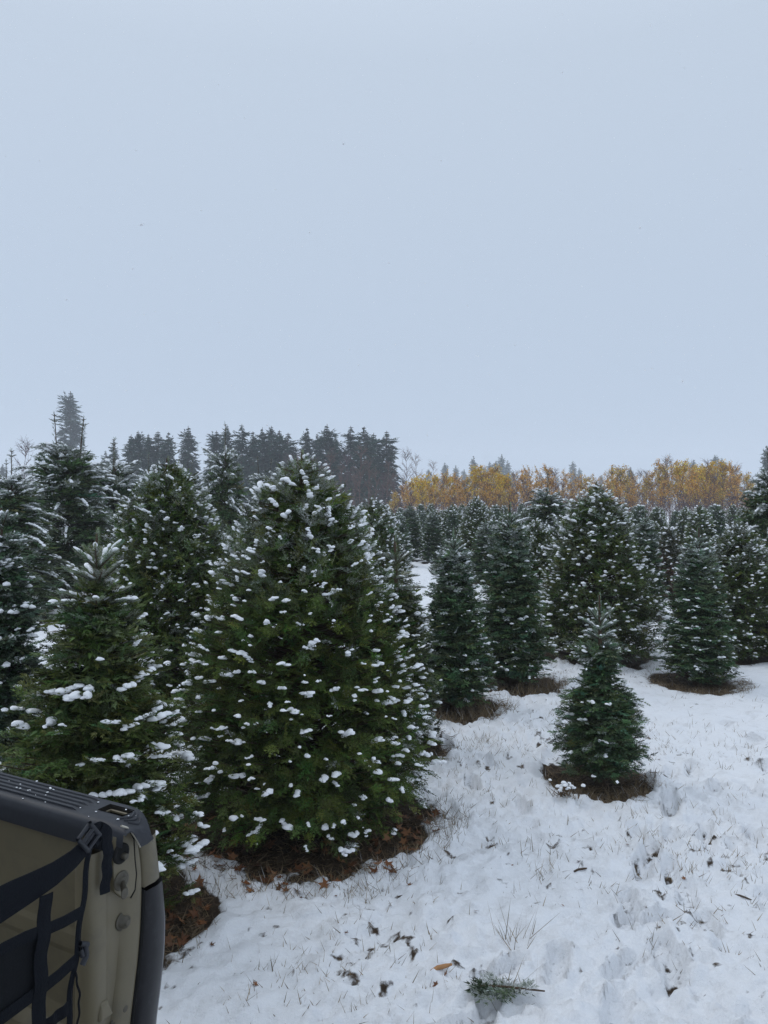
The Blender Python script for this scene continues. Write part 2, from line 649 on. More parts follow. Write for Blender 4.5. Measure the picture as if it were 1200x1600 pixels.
T_FIR_HI = twig(8, 0, [(0.2, .50), (0.45, .42)], 0.067, up=0.10, nl=0.21, sd=1)
T_FIR_MD = twig(6, 0, [(0.3, .5)], 0.105, up=0.12, nl=0.27, sd=2)
T_NOB_HI = twig(8, 0, [(0.28, .56), (0.52, .46)], 0.082, up=0.25, nl=0.26, ang=62, sd=3)
T_NOB_MD = twig(5, 0, [(0.30, .56), (.58, .42)], 0.135, up=0.25, nl=0.30, ang=62, sd=4)
T_LOW = twig(5, 0, [(0.35, .5)], 0.12, up=0.15, nl=0.34, ang=50, sd=5, topn=False, stem=False)
T_FAR = twig(4, 0, [(0.25, .45), (.55, .35)], 0.17, up=-0.05, nl=0.36, ang=55, sd=6, topn=False, stem=False)

UP = np.array([0, 0, 1.0])
T_BRUSH = twig(13, 0, [], 0.055, up=0.35, nl=0.36, ang=62, sd=7)


def greens(rng, n, base, var=0.30, warm=0.18):
    c = np.array(base)[None] * (1 + rng.normal(0, var, (n, 1)))
    c[:, 0] *= 1 + rng.normal(0, warm, n)
    c[:, 2] *= 1 + rng.normal(0, warm, n)
    return np.clip(c, 0.004, 0.4)


DOUG = (0.092, 0.132, 0.028)
SHORN = [(0, .92), (.1, 1), (.29, .97), (.47, .88), (.65, .73), (.836, .5), (.93, .27), (.98, .12), (1, .03)]
BIGP = [(0, .90), (.06, .98), (.13, 1.0), (.31, .95), (.49, .82), (.67, .67), (.76, .56), (.85, .43), (.92, .28), (.964, .14), (1, .02)]
ROUND = [(0, .9), (.2, 1), (.45, 1), (.69, .85), (.81, .66), (.90, .40), (.96, .22), (1, .05)]
NOBL = (0.102, 0.158, 0.074)


def interp_prof(pts):
    xs_, ys_ = zip(*pts)
    return lambda t: np.interp(t, xs_, ys_)


def power_prof(p, t0=0.07, under=0.85):
    return lambda t: np.maximum(1 - t, 0) ** p * (under + (1 - under) * sstep(t0, t0 + 0.15, t))


def shorn_tree(seed, H, R, prof, nb, K, tpl, slen, base, t0=0.07, tiers=None, elev=(0, 25, 60), snow=0.5, snow_r=0.022,
               blob_lod=2, blobs_n=(1, 4), leader=0.12, frost=(0.0, 0.5), top_whorl=None, fol_len=0.34, snow_top=0.9, rough=0.10, brown=0.0,
               fill=0.32, snow_bias=0.0, t_max=0.985, whorl_snow=1.0, flat=0.0, dust=0.10):
    """a sheared field tree: branch ends clumped in a shell, twigs fanned round each, a stem, snow lumps on the ends"""
    rng = np.random.default_rng(seed)
    # ---- branch tips
    t = np.empty(0)
    while len(t) < nb:
        c = rng.uniform(t0, t_max, nb * 3)
        keep = rng.random(nb * 3) < (prof(c) + 0.12) / 1.12
        t = np.concatenate([t, c[keep]])
    t = np.sort(t[:nb])
    if tiers:
        q = (np.floor(t * tiers) + 0.5 + rng.normal(0, .16 - .07 * flat, nb)) / tiers
        t = np.clip(q, t0, t_max)
    az = (np.arange(nb) * 2.39996 + rng.normal(0, .35, nb)) % (2 * PI)
    bump = np.sin(az * 3 + t * 23 + seed) * np.sin(az * 5 - t * 31 + seed * 2)
    r = R * prof(t) * (1 + rough * bump + rng.normal(0, rough * .75, nb))
    r = np.maximum(r, 0.02)
    z = t * H
    el = np.interp(t, [0, 0.45, 1.0], elev) + rng.normal(0, 9, nb)
    el = np.radians(el)
    outv = np.stack([np.cos(az), np.sin(az), np.zeros(nb)], 1)
    tip = outv * r[:, None] + UP * z[:, None]
    d = nrm(outv * np.cos(el)[:, None] + UP * np.sin(el)[:, None] + rng.normal(0, .10, (nb, 3)))
    Lb = np.minimum(fol_len, 0.65 * r + 0.06) * rng.uniform(.75, 1.2, nb)
    # ---- sprays
    bi = np.repeat(np.arange(nb), K)
    N = len(bi)
    s = rng.random(N) ** 0.8
    s[::K] = 0
    lat = np.cross(UP, d)
    lat = nrm(lat)
    sg = np.where(np.arange(N) % 2 == 0, 1, -1)
    yaw = np.radians(rng.uniform(18, 62, N)) * sg * (s > 0)
    pit = np.radians(rng.normal(-4, 20 - 11 * flat, N))
    db = d[bi]
    D = db * np.cos(yaw)[:, None] + lat[bi] * np.sin(yaw)[:, None] + UP * np.sin(pit)[:, None]
    Pp = tip[bi] - db * (Lb[bi] * s + slen * 0.55)[:, None] + rng.normal(0, .012, (N, 3))
    S = slen * (0.72 + 0.42 * s) * rng.uniform(.8, 1.2, N) * np.interp(t[bi], [0, .85, 1], [1, 1, .72])
    tone = 1 + 0.26 * rng.normal(0, 1, nb)[bi]
    col = np.concatenate([greens(rng, N, base) * np.clip(tone, .5, 1.6)[:, None], np.zeros((N, 1))], 1)
    fr = np.interp(t[bi], [0.60, 0.98], frost)
    col[:, 3] = np.clip(fr * rng.uniform(0.0, 1.5, N) * (s < 0.7), 0, 1)
    col[:, 3] = np.maximum(col[:, 3], (rng.random(N) < dust) * (s < .5) * rng.uniform(.3, .9, N))
    if brown > 0:
        msk = (t[bi] < brown * (1 + 0.35 * np.sin(az[bi] * 2 + 1))) & (rng.random(N) < 0.8)
        col[msk, :3] = np.array([0.13, 0.055, 0.028]) * rng.uniform(.6, 1.3, (msk.sum(), 1))
    Us = UP * (0.75 + flat) + outv[bi] * rng.uniform(.1, 1.0, (N, 1)) * (1 - .6 * flat) + rng.normal(0, .38 - .2 * flat, (N, 3))
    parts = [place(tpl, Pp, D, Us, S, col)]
    # ---- inner twigs
    nf = int(nb * fill * 2.2)
    if nf:
        tf_ = rng.uniform(t0 + 0.02, min(.88, t_max - .06), nf)
        af = rng.uniform(0, 2 * PI, nf)
        rf = np.maximum(R * prof(tf_) * rng.uniform(.30, .78, nf), slen * .6)
        of = np.stack([np.cos(af), np.sin(af), np.zeros(nf)], 1)
        Df = of + rng.normal(0, .5, (nf, 3))
        cf = np.concatenate([greens(rng, nf, np.array(base)), np.zeros((nf, 1))], 1)
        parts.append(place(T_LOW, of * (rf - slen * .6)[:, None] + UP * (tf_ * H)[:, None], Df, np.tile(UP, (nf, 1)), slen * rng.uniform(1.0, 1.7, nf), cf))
    wood = []
    P0 = np.stack([UP * (z - np.minimum(r * 0.35, z * 0.9))[:, None] + outv * 0.01, tip - d * Lb[:, None] * .2], 1)
    wood.append(tubes(P0, np.stack([0.004 + 0.007 * r, 0.0018 + 0 * r], 1), 3))
    sblobs = []
    # ---- top whorl and leader
    if top_whorl:
        nw, zl, wl, eu = top_whorl                    # count, height below top, length, elevation
        nw_ = nw * len(zl)
        for zz, ll, ee in zip(zl, wl, eu):
            for i in range(nw):
                a = i * 2 * PI / nw + rng.uniform(-.25, .25) + zz * 7
                e_ = R_(ee + rng.uniform(-8, 8))
                dd = np.array([math.cos(a) * math.cos(e_), math.sin(a) * math.cos(e_), math.sin(e_)])
                L = ll * rng.uniform(.8, 1.15)
                p0 = np.array([0, 0, H - zz])
                n_ = 7
                ss = np.linspace(.12, 1.0, n_)
                dr = np.tile(dd, (n_, 1)) - UP * (ss[:, None] * 0.28)
                Pq = p0 + np.cumsum(nrm(dr) * L / n_, 0)
                Dq = nrm(dr) + rng.normal(0, .08, (n_, 3))
                cq = np.concatenate([greens(rng, n_, np.array(base) * 1.15), np.full((n_, 1), 0.45)], 1)
                for sd_ in (-1, 1):
                    ls_ = np.full(3, max(0.05, slen * .45)) * np.array([1.0, 1.0, .8])
                    dl_ = nrm(dr[2:5] + sd_ * .75 * np.cross(UP, dr[2:5]) + UP * .15)
                    parts.append(place(T_BRUSH, Pq[2:5], dl_, UP + rng.normal(0, .5, (3, 3)), ls_ * 1.25, cq[2:5]))
                lens = np.full(n_, max(0.055, slen * .50)) * np.interp(ss, [0, 1], [1, .85])
                for _ in range(2):
                    parts.append(place(T_BRUSH, Pq - Dq * lens[:, None] * .5, Dq, UP + rng.normal(0, .7, (n_, 3)), lens * rng.uniform(.9, 1.2), cq))
                wood.append(tubes(np.stack([p0, Pq[-1]])[None], np.array([[0.005, 0.002]]), 4))
                if rng.random() < 0.85:
                    m_ = 4
                    sb = np.linspace(.25, 1.0, m_) if rng.random() < .75 else np.linspace(.55, 1, m_)
                    idx = np.clip((sb * (n_ - 1)).astype(int), 0, n_ - 1)
                    Pb = Pq[idx] + UP * snow_r * 0.75
                    rr = snow_r * whorl_snow * rng.uniform(.45, 1.0, (m_, 1)) * np.array([[1.5, 0.75, .62]])
                    sblobs.append(blobs(Pb, Dq[idx], rr, rng, blob_lod))
    if leader > 0:
        n_ = 10
        zz = np.linspace(H - leader * 1.3, H - .02, n_)
        Pl = np.stack([rng.normal(0, .003, n_), rng.normal(0, .003, n_), zz], 1)
        for k_ in range(3):
            a = rng.uniform(0, 6.28, n_)
            Ul = np.stack([np.cos(a), np.sin(a), 0 * a], 1)
            cl = np.concatenate([greens(rng, n_, np.array(base) * 1.5), np.full((n_, 1), 0.5)], 1)
            parts.append(place(T_BRUSH, Pl - UP * .05, np.tile(UP, (n_, 1)) + rng.normal(0, .06, (n_, 3)), Ul, np.full(n_, max(.05, slen * .42)), cl))
    # ---- needles along the bare upper stem
    za = H * min(t_max, .93) - .06
    zs_ = np.arange(za, H - leader * .9, .022)
    if len(zs_):
        for k_ in range(5):
            a = rng.uniform(0, 6.28, len(zs_))
            Dn = np.stack([np.cos(a), np.sin(a), rng.uniform(.7, 1.3, len(zs_))], 1)
            cn = np.concatenate([greens(rng, len(zs_), np.array(base)), np.full((len(zs_), 1), .15)], 1)
            parts.append(place(T_BRUSH, np.stack([0 * zs_, 0 * zs_, zs_], 1), Dn, np.tile([.3, .2, 1.0], (len(zs_), 1)), np.full(len(zs_), max(.055, slen * .55)) * rng.uniform(.7, 1.2), cn))
    # ---- snow on branch ends
    ps = np.interp(t, [0, 0.3, .8, 1], [snow * .55, snow * .9, snow, snow_top])
    if snow_bias:
        ps = ps * (1 + snow_bias * np.cos(az - R_(-10)))
    ch = np.where(rng.random(nb) < ps)[0]
    cnt = rng.integers(blobs_n[0], blobs_n[1] + 1, len(ch))
    bb = np.repeat(ch, cnt)
    jj = np.concatenate([np.arange(c) for c in cnt]) if len(ch) else np.empty(0)
    if len(bb):
        nb_ = len(bb)
        sz = np.clip(rng.lognormal(0, .30, nb), .5, 1.45)[bb] * snow_r * rng.uniform(.75, 1.15, len(bb))
        kk = rng.choice([-1.0, 1.0], nb)[bb]
        bend = rng.uniform(.0, 1.1, nb)[bb]
        P = tip[bb] - d[bb] * (jj * sz * (1.05 - .6 * bend))[:, None] + lat[bb] * (kk * jj * sz * bend * rng.uniform(.7, 1.1, nb_))[:, None] + UP * (sz * (0.15 + rng.uniform(-.3, .3, nb_)))[:, None]
        Dd = d[bb] + lat[bb] * rng.normal(0, .5, (nb_, 1))
        Dd[:, 2] *= 0.3
        rad = sz[:, None] * np.stack([rng.uniform(.8, 1.5, nb_), rng.uniform(.65, 1.1, nb_), rng.uniform(.5, .85, nb_)], 1)
        sblobs.append(blobs(P, Dd, rad, rng, blob_lod))
    # ---- stem
    zt = np.linspace(-0.06, H - leader * .2, 8)
    Pt = np.stack([0.012 * np.sin(zt * 3 + seed), 0.012 * np.cos(zt * 2.3 + seed), zt], 1)[None]
    rt = np.interp(zt / H, [0, 1], [0.02 + 0.018 * H, 0.005])[None]
    return dict(trunk=tubes(Pt, rt, 8), branches=join(wood), crown=join(parts), snow=join(sblobs) if sblobs else None)


def wild_tree(seed, H, R, base, spacing=0.2, nper=8, a=0.75, b_=0.75, K=14, tpl=None, slen=0.16, leader=0.7, snow=0.75, snow_r=0.02,
              blob_lod=1, prof=None, t0=0.06, frost=0.5, trunk_r=0.04, side=0.30, snow_len=9, a_top=1.25, fill=1.0, twin=False, top_b=1.0, top_s=(1, .85, .6), ragged=(.68, 1.15), fingers=0.0):
    """an unshorn conifer: whorls of arching branches with twigs along them, snow lying along the upper ones"""
    rng = np.random.default_rng(seed)
    prof = prof or (lambda t: np.maximum(1 - t, 0.0) ** 0.72 * (0.75 + .25 * sstep(0, .25, t)))
    zs = []
    z = t0 * H
    while z < H * 0.985:
        zs.extend([z + rng.normal(0, spacing * .18)] * nper)
        z += spacing * rng.uniform(.8, 1.2)
    zs = np.array(zs)
    n = len(zs)
    t = np.clip(zs / H, 0, 1)
    az = rng.uniform(0, 2 * PI, n)
    L = (R * prof(t) + 0.02 * R) * rng.uniform(*ragged, n)
    fing = (rng.random(n) < fingers) & (t > .3)
    L = np.where(fing, L * 1.32 + .05 * R, L)
    o = np.stack([np.cos(az), np.sin(az), 0 * az], 1)
    aa = np.interp(t, [0, .6, 1], [a * .7, a, a_top]) * rng.uniform(.8, 1.2, n)
    bb = b_ * np.interp(t, [.3, .95], [1.0, top_b]) * rng.uniform(.8, 1.25, n)
    bb = np.where(fing, bb * 1.12, bb)

    def curve(i, s):
        return o[i] * (L[i] * s)[:, None] + UP * (zs[i] + L[i] * (aa[i] * s - bb[i] * s * s))[:, None]

    def tang(i, s):
        return nrm(o[i] + UP * (aa[i] - 2 * bb[i] * s)[:, None])

    bi = np.repeat(np.arange(n), K)
    N = len(bi)
    s = rng.uniform(0.22, 1.0, N)
    s[::K] = 0.99
    P = curve(bi, s)
    T = tang(bi, s)
    lat = nrm(np.cross(UP, T))
    sg = np.where(np.arange(N) % 2 == 0, 1.0, -1.0)
    yaw = np.radians(rng.uniform(20, 65, N)) * sg * (s < .985)
    D = T * np.cos(yaw)[:, None] + lat * np.sin(yaw)[:, None] + UP * rng.normal(-.12, .18, (N, 1))
    ln = np.maximum(slen, side * L[bi] * (1 - s)) * rng.uniform(.75, 1.25, N) * np.interp(t[bi], [.6, .9, 1], top_s)
    tone = np.clip(1 + .2 * rng.normal(0, 1, n)[bi], .5, 1.6)
    col = np.concatenate([greens(rng, N, base) * tone[:, None], np.zeros((N, 1))], 1)
    col[:, 3] = np.clip(frost * np.interp(t[bi], [.2, 1], [.25, 1]) * rng.uniform(0, 1.6, N) * (s > .45), 0, 1)
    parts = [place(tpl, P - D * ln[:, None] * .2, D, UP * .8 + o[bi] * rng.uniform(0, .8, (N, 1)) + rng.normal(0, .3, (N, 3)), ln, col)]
    nf = int(n * fill)
    if nf:
        tf_ = rng.uniform(t0, .9, nf)
        af = rng.uniform(0, 2 * PI, nf)
        of = np.stack([np.cos(af), np.sin(af), 0 * af], 1)
        rf = R * prof(tf_) * rng.uniform(.1, .55, nf)
        cf = np.concatenate([greens(rng, nf, np.array(base)), np.zeros((nf, 1))], 1)
        parts.append(place(T_LOW, of * rf[:, None] + UP * (tf_ * H)[:, None], of + rng.normal(0, .5, (nf, 3)), np.tile(UP, (nf, 1)), slen * rng.uniform(1.5, 2.6, nf), cf))
    ss = np.linspace(0, .97, 5)
    PW = np.stack([curve(np.arange(n), np.full(n, q)) for q in ss], 1)
    rw = (trunk_r * 0.22 * (1 - ss)[None] + trunk_r * .05) * np.ones((n, 1))
    wood = [tubes(PW, rw, 3)]
    if leader > 0:
        for q in range(2 if twin else 1):
            x0 = 0.0 if not twin else (-0.22 if q == 0 else 0.28)
            zl = np.linspace(H * .9, H + leader * (1 - .12 * q), 5)
            ld = np.stack([np.full(5, x0) * np.linspace(.75, 1, 5), 0 * zl, zl], 1)
            wood.append(tubes(ld[None], np.linspace(.014, .006, 5)[None], 4))
            nl_ = 14
            zz = np.linspace(H * .92, H + leader * (1 - .12 * q) - .03, nl_)
            aq = rng.uniform(0, 6.28, nl_)
            Dl = np.stack([np.cos(aq) * .45, np.sin(aq) * .45, np.ones(nl_)], 1)
            cl = np.concatenate([greens(rng, nl_, np.array(base)), np.full((nl_, 1), .4)], 1)
            parts.append(place(tpl, np.stack([np.full(nl_, x0), 0 * zz, zz], 1), Dl, np.tile([1.0, 0.1, 0], (nl_, 1)), np.full(nl_, slen * .5), cl))
            # a few short side shoots near the very tip
            for hh, sl in ((0.06, .05), (0.22, .09)):
                for w_ in range(4):
                    a_ = w_ * 1.57 + hh * 9
                    dd = np.array([[math.cos(a_), math.sin(a_), .75]])
                    p_ = np.array([[x0, 0, H + leader * (1 - .12 * q) - hh * leader]])
                    wood.append(tubes(np.stack([p_[0], p_[0] + dd[0] * sl])[None], np.array([[.007, .004]]), 3))
                    parts.append(place(tpl, p_, dd, np.array([UP]), np.array([sl * 1.2]), np.array([[*base, .6]])))
    sb = []
    if snow > 0:
        ps = np.interp(t, [.15, .55, .9], [.10, .55, 1.0]) * snow
        ch = np.where((rng.random(n) < ps) | fing)[0]
        if len(ch):
            m = snow_len
            lo = np.where(fing[ch], .42, np.interp(t[ch], [.2, .8], [.72, .38]))
            sq = lo[:, None] + (1.0 - lo)[:, None] * np.linspace(0, 1, m)[None]
            ib = np.repeat(ch, m)
            sf = sq.ravel()
            Pb = curve(ib, sf) + UP * snow_r * .9
            Tb = tang(ib, sf)
            seg = (L[ib] * (1 - np.repeat(lo, m)) / m)
            sr = snow_r * np.where(fing[ib], 1.2, 1.0)
            rad = np.stack([seg * .85, sr * rng.uniform(.6, 1.15, len(ib)), sr * rng.uniform(.6, 1.0, len(ib))], 1)
            keep = rng.random(len(ib)) < .9
            sb.append(blobs(Pb[keep], Tb[keep], rad[keep], rng, blob_lod, lump=.12))
        # lumps on side twigs
        ns = int(n * 1.6 * snow)
        i2 = rng.integers(0, n, ns)
        s2 = rng.uniform(.55, 1, ns)
        P2 = curve(i2, s2) + nrm(np.cross(UP, tang(i2, s2))) * (rng.uniform(-1, 1, (ns, 1)) * slen * .8) + UP * .01
        keep = rng.random(ns) < np.interp(t[i2], [.1, .8], [.25, 1])
        rad = snow_r * rng.uniform(.6, 1.3, (ns, 1)) * np.array([[1.9, .9, .75]])
        D2 = tang(i2, s2) + rng.normal(0, .5, (ns, 3)) * np.array([1, 1, .3])
        if keep.any():
            sb.append(blobs(P2[keep], D2[keep], rad[keep], rng, blob_lod))
    zt = np.linspace(-.08, H, 8)
    Pt = np.stack([0.1 * trunk_r * np.sin(zt), 0 * zt, zt], 1)[None]
    return dict(trunk=tubes(Pt, np.interp(zt / H, [0, 1], [trunk_r, trunk_r * .18])[None], 7), branches=join(wood), crown=join(parts),
                snow=join(sb) if sb else None)


def tree_meshes(name, tr):
    m = {}
    m['trunk'] = np_mesh(name + '_trunk', *tr['trunk'], smooth=True, mat=M_BARK)
    m['branches'] = np_mesh(name + '_branches', *tr['branches'], smooth=True, mat=M_BARK)
    V, F, C = tr['crown']
    m['crown'] = np_mesh(name + '_crown', V, F, col=C, mat=M_NEEDLE)
    if tr['snow'] is not None:
        m['snow'] = np_mesh(name + '_snow', *tr['snow'], smooth=True, mat=M_SNOW)
    return m


def put_tree(name, meshes, x, y, label, cat='fir tree', group=None, rz=0, scale=1.0, dz=0.0):
    t = empty(name, (x, y, gz(x, y) - 0.01 + dz), rz, label, cat, group, scale)
    link('trunk', meshes['trunk'], t)
    if 'branches' in meshes:
        link('branches', meshes['branches'], t, 'stuff')
    link('crown', meshes['crown'], t)
    if 'snow' in meshes:
        link('snow_cover', meshes['snow'], t, 'stuff')
    return t


# ------------------------------------------------------------------ far background: hills of trees in the haze
FARCONE = lambda t: np.maximum(1 - t, 0) ** 1.05 * (.9 + .1 * sstep(0, .3, t))
conif = []
for sd, nar, col in ((1, 2.6, (.020, .056, .036)), (2, 2.9, (.018, .050, .036)), (3, 2.35, (.022, .058, .035)), (4, 3.4, (.018, .050, .033)), (5, 2.6, (.024, .058, .038))):
    tr = wild_tree(100 + sd, 13.5, nar, col, spacing=.25, nper=4, a=.40, b_=.62, K=5, tpl=T_FAR, slen=.55, leader=0, top_s=(1, .55, .30), ragged=(.5, 1.3), snow=0, prof=FARCONE,
                   t0=.04, frost=.05, trunk_r=.17, side=.40, a_top=1.0, fill=1.3)
    conif.append(tree_meshes('conifer%d' % sd, tr))

rb = np.random.default_rng(77)
DARK = [(205, 674), (216, 668), (232, 673), (247, 668), (263, 670), (294, 660), (338, 668), (355, 659), (378, 657), (395, 669),
        (410, 662), (424, 660), (437, 667), (450, 671), (480, 663), (511, 657), (496, 672), (525, 676), (548, 660), (569, 661), (584, 671), (604, 668)]
HZ = 785.0
ORD = ('first second third fourth fifth sixth seventh eighth ninth tenth eleventh twelfth thirteenth fourteenth fifteenth sixteenth seventeenth eighteenth '
       'nineteenth twentieth twenty-first twenty-second twenty-third twenty-fourth').split()
for i, (px, top) in enumerate(DARK):
    d = 116 + rb.uniform(-7, 7)
    h = CAM_H + (HZ - top) / F_PX * d
    lab = 'tall dark conifer in the dense stand behind the snowy field'
    grp = 'dark conifers behind the field'
    if px == 294:
        lab, grp = 'pointed dark conifer standing apart in the gap of the dark stand', None
    if px == 604:
        lab, grp = 'broad dark conifer at the end of the stand beside the first golden birch', None
    x, y = gxy(px, d)
    s = h / 14.0
    k = i % 5 if px != 604 else 3
    wdt = 1.25 if px == 604 else (1.1 if px == 294 else rb.uniform(.95, 1.35))
    if px not in (294, 604):
        lab = 'tall dark conifer on the stand skyline, %s from the left' % ORD[sum(q[0] < px for q in DARK)]
    put_tree('conifer_tree', conif[k], x, y, lab, 'conifer', grp, rb.uniform(0, 6.28), (s * wdt, s * wdt, s))
# lower trees that close the stand below the tops
for i in range(12):
    px = 195 + i * 35 + rb.uniform(-8, 8)
    d = 122 + rb.uniform(-4, 8)
    x, y = gxy(px, d)
    s = rb.uniform(.46, .64)
    put_tree('conifer_tree', conif[i % 5], x, y, 'lower dark conifer filling the dense stand beneath its skyline tops', 'conifer', 'lower conifers in the dark stand',
             rb.uniform(0, 6.28), (s * 1.25, s * 1.25, s))
x, y = gxy(110, 190)
s = (CAM_H + (HZ - 604) / F_PX * 190) / 14.0
put_tree('conifer_tree', conif[1], x, y, 'tallest conifer, grey in the haze, rising alone above the snowy firs', 'conifer', None, 1.0, (s * 1.1, s * 1.1, s))
for px, top, d, wd in ((178, 684, 130, .75), (165, 700, 150, .8), (4, 722, 230, 1.1), (48, 722, 330, .9), (128, 712, 165, 1.0)):
    x, y = gxy(px, d)
    s = (CAM_H + (HZ - top) / F_PX * d) / 14.0
    put_tree('conifer_tree', conif[rb.integers(0, 5)], x, y, 'grey conifer fading into haze at the left behind the unshorn firs', 'conifer',
             'grey conifers at the left skyline', rb.uniform(0, 6), (s * wd, s * wd, s))
HAZY = [(695, 719, 330), (712, 724, 350), (740, 709, 320), (757, 726, 380), (765, 718, 340), (775, 716, 350), (784, 706, 320), (793, 716, 340), (802, 733, 380),
        (823, 734, 400), (895, 717, 370), (905, 728, 390), (1084, 715, 260), (1117, 707, 280), (1128, 712, 290), (1108, 722, 280), (1168, 745, 400), (1198, 692, 150),
        (670, 730, 380), (652, 742, 400), (725, 730, 390), (846, 738, 420), (870, 742, 420), (940, 740, 420), (1030, 738, 400), (985, 726, 200), (1145, 738, 390)]
for i, (px, top, d) in enumerate(HAZY):
    x, y = gxy(px, d)
    s = (CAM_H + (HZ - top) / F_PX * d) / 14.0
    lab, grp = 'pale blue conifer faded by haze far beyond the golden birches', 'hazy conifers beyond the birches'
    if px == 1198:
        lab, grp = 'dark conifer cut by the right edge beyond the last birch', None
    if px == 985:
        lab, grp = 'small dark spruce top poking out among the orange birches', None
    put_tree('conifer_tree', conif[(i * 2) % 5], x, y, lab, 'conifer', grp, rb.uniform(0, 6.28), (s * .92, s * .92, s))


# ------------------------------------------------------------------ birches and bare saplings
def birch(seed, H, leaf_rgb, nleaf, leaf_from=0.42, wood=26, spread=.19):
    rng = np.random.default_rng(seed)
    zt = np.linspace(-.05, H, 9)
    bend = rng.normal(0, .12, 2)
    ctr = lambda z: np.stack([bend[0] * (z / H) ** 2 * H * .3 + .04 * np.sin(z * 2 + seed), bend[1] * (z / H) ** 2 * H * .3, z], -1)
    trunk = tubes(ctr(zt)[None], np.interp(zt / H, [0, 1], [.038, .006])[None], 6)
    zb = rng.uniform(.08, .95, wood) ** .9 * H
    az = rng.uniform(0, 6.28, wood)
    L = H * spread * (1.15 - zb / H) * rng.uniform(.7, 1.4, wood) + .25
    o = np.stack([np.cos(az), np.sin(az), 0 * az], 1)
    P = []
    for s in (0, .35, .7, 1.0):
        P.append(ctr(zb) + o * (L * s * .75)[:, None] + UP * (L * (1.25 * s - .25 * s * s))[:, None])
    PW = np.stack(P, 1)
    w_ = [tubes(PW, np.linspace(.020, .006, 4)[None] * np.ones((wood, 1)), 3)]
    # fine twigs
    nt_ = wood * 7
    bi = rng.integers(0, wood, nt_)
    s = rng.uniform(.2, 1, nt_)
    base = PW[bi, 0] * (1 - s)[:, None] + PW[bi, 3] * s[:, None]
    dv = nrm(o[bi] * .6 + rng.normal(0, .6, (nt_, 3)) + UP * .55)
    tl = rng.uniform(.2, .6, nt_)
    w_.append(tubes(np.stack([base, base + dv * tl[:, None]], 1), np.array([[.008, .004]]) * np.ones((nt_, 1)), 3))
    leaves = None
    if nleaf:
        li = rng.integers(0, nt_, nleaf * 2)
        lp = base[li] + dv[li] * (tl[li] * rng.uniform(.1, 1.1, nleaf * 2))[:, None] + rng.normal(0, .07, (nleaf * 2, 3))
        keep = lp[:, 2] > H * (leaf_from + rng.normal(0, .10, nleaf * 2))
        lp = lp[keep][:nleaf]
        n = len(lp)
        tv = np.array([[0, 0, 0], [.5, -.42, .05], [1, 0, -.05], [.5, .42, .05]])
        tf = np.array([[0, 1, 2, 3]])
        c = np.array(leaf_rgb)[None] * rng.uniform(.55, 1.35, (n, 1))
        c[:, 1] *= rng.uniform(.8, 1.15, n)
        col = np.concatenate([np.clip(c, 0, .8), np.where(rng.random((n, 1)) < .06, .9, 0)], 1)
        leaves = place((tv, tf, np.ones(4)), lp, rng.normal(0, 1, (n, 3)) - UP * .6, rng.normal(0, 1, (n, 3)), rng.uniform(.08, .17, n), col)
    return trunk, join(w_), leaves


def birch_meshes(nm, tup, mt):
    m = dict(trunk=np_mesh(nm + '_trunk', *tup[0], smooth=True, mat=mt), branches=np_mesh(nm + '_branches', *tup[1], smooth=True, mat=mt))
    if tup[2] is not None:
        m['crown'] = np_mesh(nm + '_leaves', tup[2][0], tup[2][1], col=tup[2][2], mat=M_LEAF)
    return m


GOLD, ORANGE, OCHRE = (.84, .51, .05), (.68, .38, .08), (.60, .42, .08)
BIR = [birch_meshes('birch%d' % i, birch(300 + i, 5.4, c, n, lf, 34, sp_), M_TWIG) for i, (c, n, lf, sp_) in enumerate(
    [(GOLD, 1900, .48, .25), (GOLD, 2200, .46, .27), (ORANGE, 800, .60, .19), (OCHRE, 950, .56, .21), (ORANGE, 450, .62, .18), (GOLD, 1300, .54, .22)])]
BARE = [birch_meshes('bare%d' % i, birch(340 + i, 6.0, None, 0, wood=34, spread=.15), mt) for i, mt in ((0, M_REDTWIG), (1, M_TWIG), (2, M_REDTWIG))]


def put_birch(me, px, d, H, kind, label, group):
    x, y = gxy(px, d)
    t = empty('birch_tree' if kind == 'birch' else 'bare_sapling', (x, y, gz(x, y)), rb.uniform(0, 6.28), label, 'tree', group, H / (5.4 if kind == 'birch' else 6.0))
    link('trunk', me['trunk'], t)
    link('branches', me['branches'], t, 'stuff')
    if 'crown' in me:
        link('crown', me['crown'], t)


def bird_top(px):                                    # skyline of the birch band
    return np.interp(px, [610, 640, 690, 720, 760, 790, 820, 850, 880, 920, 960, 990, 1020, 1050, 1085, 1110, 1140, 1170, 1190],
                     [775, 748, 742, 745, 738, 745, 740, 742, 742, 745, 735, 742, 740, 724, 728, 735, 732, 750, 760])


LB = 'young birch with golden autumn leaves in the dense band at the far field edge'
GB = 'golden birches at the field edge'
for px in list(np.arange(626, 1178, 9.0)):
    d = rb.uniform(66, 76)
    pp = px + rb.uniform(-4, 4)
    h = CAM_H + (HZ - bird_top(pp) - rb.uniform(-9, 9)) / F_PX * d
    zone_gold = (640 < pp < 705) or (735 < pp < 790) or (1030 < pp < 1140)
    k = rb.choice([0, 1, 5]) if zone_gold and rb.random() < .85 else rb.choice([2, 3, 4, 4])
    put_birch(BIR[k], pp, d, max(3.6, h), 'birch', LB, GB)
for px in np.arange(622, 1180, 13.0):
    d = rb.uniform(58, 64)
    pp = px + rb.uniform(-6, 6)
    h = CAM_H + (HZ - bird_top(pp) - rb.uniform(12, 34)) / F_PX * d
    put_birch(BIR[rb.choice([2, 4, 4, 3])], pp, d, max(3.0, h), 'birch', LB, GB)
